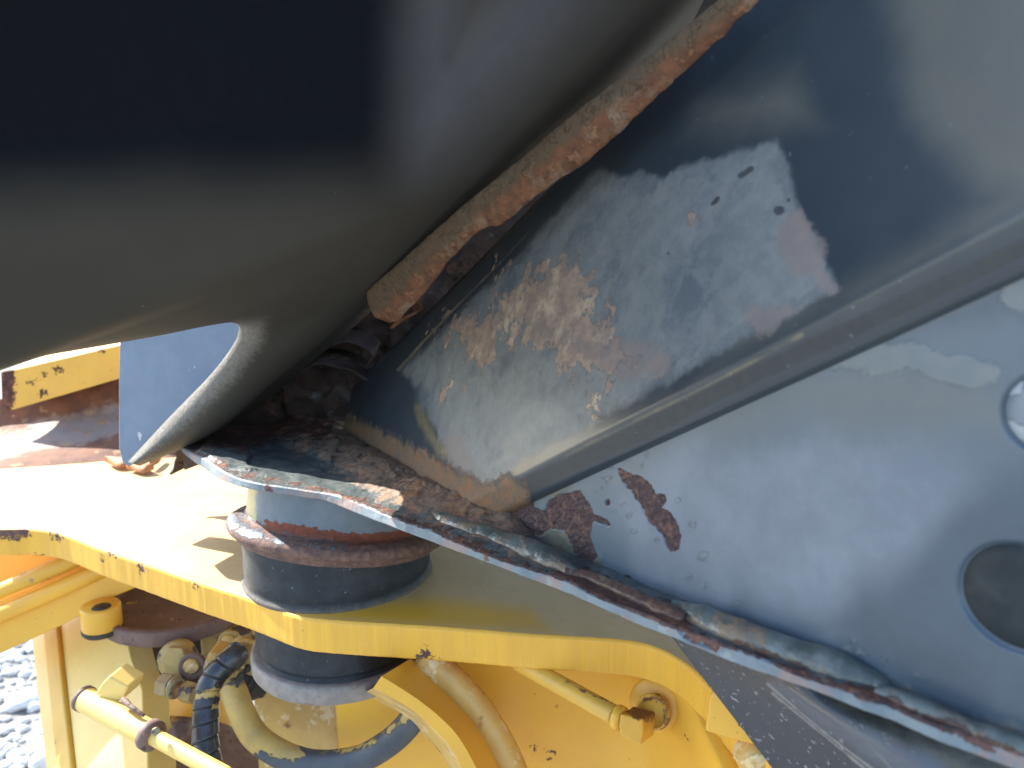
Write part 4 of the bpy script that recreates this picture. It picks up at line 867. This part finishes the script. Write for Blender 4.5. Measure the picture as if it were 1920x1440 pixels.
wpx = np.hypot(Oo[:, 0] - I[:, 0], Oo[:, 1] - I[:, 1])[None]          # width in px
do, di = u * wpx, (1 - u) * wpx
# rolled edges: depth falls away near each border
ro = np.minimum(70, wpx * .5); ri = np.minimum(60, wpx * .5)
roll = lambda d, r: 1 - np.sqrt(np.clip(1 - (1 - np.clip(d / r, 0, 1)) ** 2, 0, 1))
DT = DT + .018 * roll(do, ro) + .020 * roll(di, ri)
open_ = sdist([(-400, 368), (-400, -300), (800, -300), (795, 120), (785, 230), (755, 300), (690, 335), (500, 345), (200, 360)], PX, PY) + 30 * (fbm(np.stack([PX, PY, PX * 0], -1), .006, 3) - .5)  # outline of the painted black reflection, also sinks the shell slightly
DT = DT + .007 * sm((open_ - 30) / 40)
groove = sdist([(860, -40), (980, -40), (900, 60), (850, 100)], PX, PY)
DT = DT + .004 * sm(groove / 25)
Gv = at(PX, PY, DT)
rimo = Gv[0] + np.array([.004, .05, 0]); rimi = Gv[-1] + np.array([0, .15, .035])  # inner rim deepened out of view to keep sun off the floor tongue
Gv2 = np.concatenate([loft([rimo, Gv[0]], 8)[:-1], Gv, loft([Gv[-1], rimi], 8)[1:]])
pad = lambda A: np.concatenate([np.repeat(A[:1], 7, 0), A, np.repeat(A[-1:], 7, 0)])
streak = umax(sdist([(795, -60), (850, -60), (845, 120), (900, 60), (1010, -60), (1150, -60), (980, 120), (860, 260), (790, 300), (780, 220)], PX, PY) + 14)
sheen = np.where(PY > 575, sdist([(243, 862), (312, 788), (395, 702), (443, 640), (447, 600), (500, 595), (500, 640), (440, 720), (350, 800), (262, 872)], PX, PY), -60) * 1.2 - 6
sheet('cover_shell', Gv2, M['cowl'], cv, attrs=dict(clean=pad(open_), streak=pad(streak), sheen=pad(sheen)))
top3 = Gv[:, -1]; 
sheet('cover_upper', loft([top3, top3 + np.array([.0, .06, .12]), top3 + np.array([0, .22, .75])], 12), M['cowl'], cv, attrs=dict(clean=np.full((12, nu), -60.), streak=np.full((12, nu), -60.), sheen=np.full((12, nu), -60.)))  # unseen sheet added above the cover to keep sun off the side panel
prism('cover_flange', [at(x, y, t) for x, y, t in [(226, 560, .55), (222, 700, .55), (222, 840, .55), (228, 866, .55), (240, 876, .55), (256, 866, .55), (430, 690, .52), (500, 620, .51), (500, 560, .51)]], (0.004, .016, .002), M['blue_plate'], cv, .0012)

# ------------------------------------------------------------------ left background: yellow bar over a rusty beam
yb = thing('yellow_bar', 'yellow square steel bar with chipped corner lying on the rusty beam', 'steel bar', tuple(at(110, 740, .80)))
Pbar = [(2, 698), (4, 760), (14, 768), (25, 768), (240, 705), (300, 688), (300, 625), (222, 648), (25, 694)]
fb_ = np.array([at(x, y, .80) for x, y in Pbar]); 
o = prism('bar_body', fb_, (.02, .09, .018), M['yellow_chipped'], yb, .0035, 3)
dense(o, 4, lambda V: (lambda x, y: dict(rust=umax(sdist([(-5, 690), (26, 694), (22, 770), (-5, 770)], x, y) + 3, -np.hypot(x - 58, (y - 715)) + 6, -np.hypot(x - 84, y - 702) + 5, -np.hypot(x - 110, y - 692) + 8, -np.hypot(x - 80, y - 738) + 7, -np.hypot(x - 190, y - 658) + 7)))(*proj(V)[:2]))
rb = thing('rusty_beam', 'rusty brown steel beam sloping behind the yellow plate at the left', 'beam', tuple(at(110, 880, .75)))
r0 = cr([(-260, 790), (0, 748), (110, 728), (240, 690), (480, 640)], 200); r1_ = cr([(-260, 850), (0, 800), (110, 785), (240, 770), (480, 730)], 200); r2_ = cr([(-260, 905), (0, 880), (110, 872), (240, 862), (480, 850)], 200)
Gr = loft_s([at(r0[:, 0], r0[:, 1], .84), at(r1_[:, 0], r1_[:, 1], .83), onf(r2_[:, 0], r2_[:, 1])], 110)
x, y, _ = proj(Gr)
Gr = Gr + np.array([0, -1, 0]) * (.006 * (fbm(Gr, 60, 4) - .5))[..., None]
sheet('beam_flank', Gr, M['beam'], rb, attrs=dict(paint=24 - pdist([(-100, 860), (0, 842), (110, 810), (240, 780), (400, 740)], x, y)), back=.01)
tbk = thing('small_bracket', 'small dark triangular steel tab beside the tongue of the cab floor', 'bracket', tuple(at(345, 880, .52)))
prism('tab_plate', [at(x, y, t) for x, y, t in [(343, 848, .52), (345, 882, .52), (382, 868, .50), (376, 846, .50)]], (.002, .006, 0), M['scale'], tbk, .0006)
for k, (pts, lab) in enumerate([([(198, 873), (225, 884), (262, 876), (250, 870)], 'curled rust coloured leaf under the tip of the dark cover, left one'), ([(238, 886), (262, 878), (290, 888), (270, 894)], 'curled rust coloured leaf under the tip of the dark cover, lower one'), ([(282, 884), (296, 872), (304, 866), (298, 876)], 'curled rust coloured leaf under the tip of the dark cover, right one')]):
    c_ = np.array([onf(a, b) + Z * .004 for a, b in pts]); Gl = loft([cr(c_[:3], 16), cr(np.array([c_[0], c_[3], c_[2]]), 16)], 6); Gl[..., 2] += .006 * np.sin(np.linspace(0, np.pi, 6))[:, None]
    o = sheet('dry_leaf', Gl, M['leaf'], None, back=.0006); o['label'] = lab; o['category'] = 'leaf'; o['group'] = 'curled leaves under the dark cover'

# ------------------------------------------------------------------ dusty black panel, lower right
dp = thing('dusty_panel', 'black dusty scratched plastic panel below the cab floor flange at the lower right', 'panel', tuple(at(1500, 1440, .26)))
le = [(1215, 1136, .315), (1262, 1198, .31), (1355, 1319, .30), (1448, 1440, .29), (1500, 1508, .285)]
md_ = [(1330, 1150, .275), (1430, 1260, .27), (1530, 1345, .26), (1640, 1440, .25), (1700, 1508, .245)]
rg = [(1420, 1180, .255), (1500, 1285, .25), (1600, 1360, .24), (1740, 1440, .232), (1850, 1508, .225)]
rt_ = [(1500, 1200, .255), (1640, 1310, .25), (1800, 1380, .235), (1980, 1440, .225), (2100, 1500, .22)]
rowsd = [cr(np.array(k), 300) for k in (le, md_, rg, rt_)]
H = loft_s(rowsd, 260)
Gd = at(H[..., 0], H[..., 1], H[..., 2]); X, Y = H[..., 0], H[..., 1]
scr = umax(2.2 - pdist([(1440, 1283), (1500, 1335), (1560, 1385), (1640, 1445)], X, Y), 1.6 - pdist([(1448, 1300), (1540, 1375), (1620, 1440)], X, Y), 2 - pdist([(1480, 1290), (1560, 1345), (1620, 1385), (1670, 1440)], X, Y))
film = sdist([(1450, 1280), (1500, 1300), (1560, 1335), (1700, 1400), (1800, 1450), (1690, 1450), (1600, 1400), (1520, 1345)], X, Y) * 1.2
murk = sdist([(1490, 1270), (1950, 1440), (1960, 1500), (1850, 1470), (1700, 1390), (1570, 1330)], X, Y)
sheet('panel_skin', Gd, M['dust_panel'], dp, attrs=dict(scratch=scr, film=film, murk=murk), back=.003)
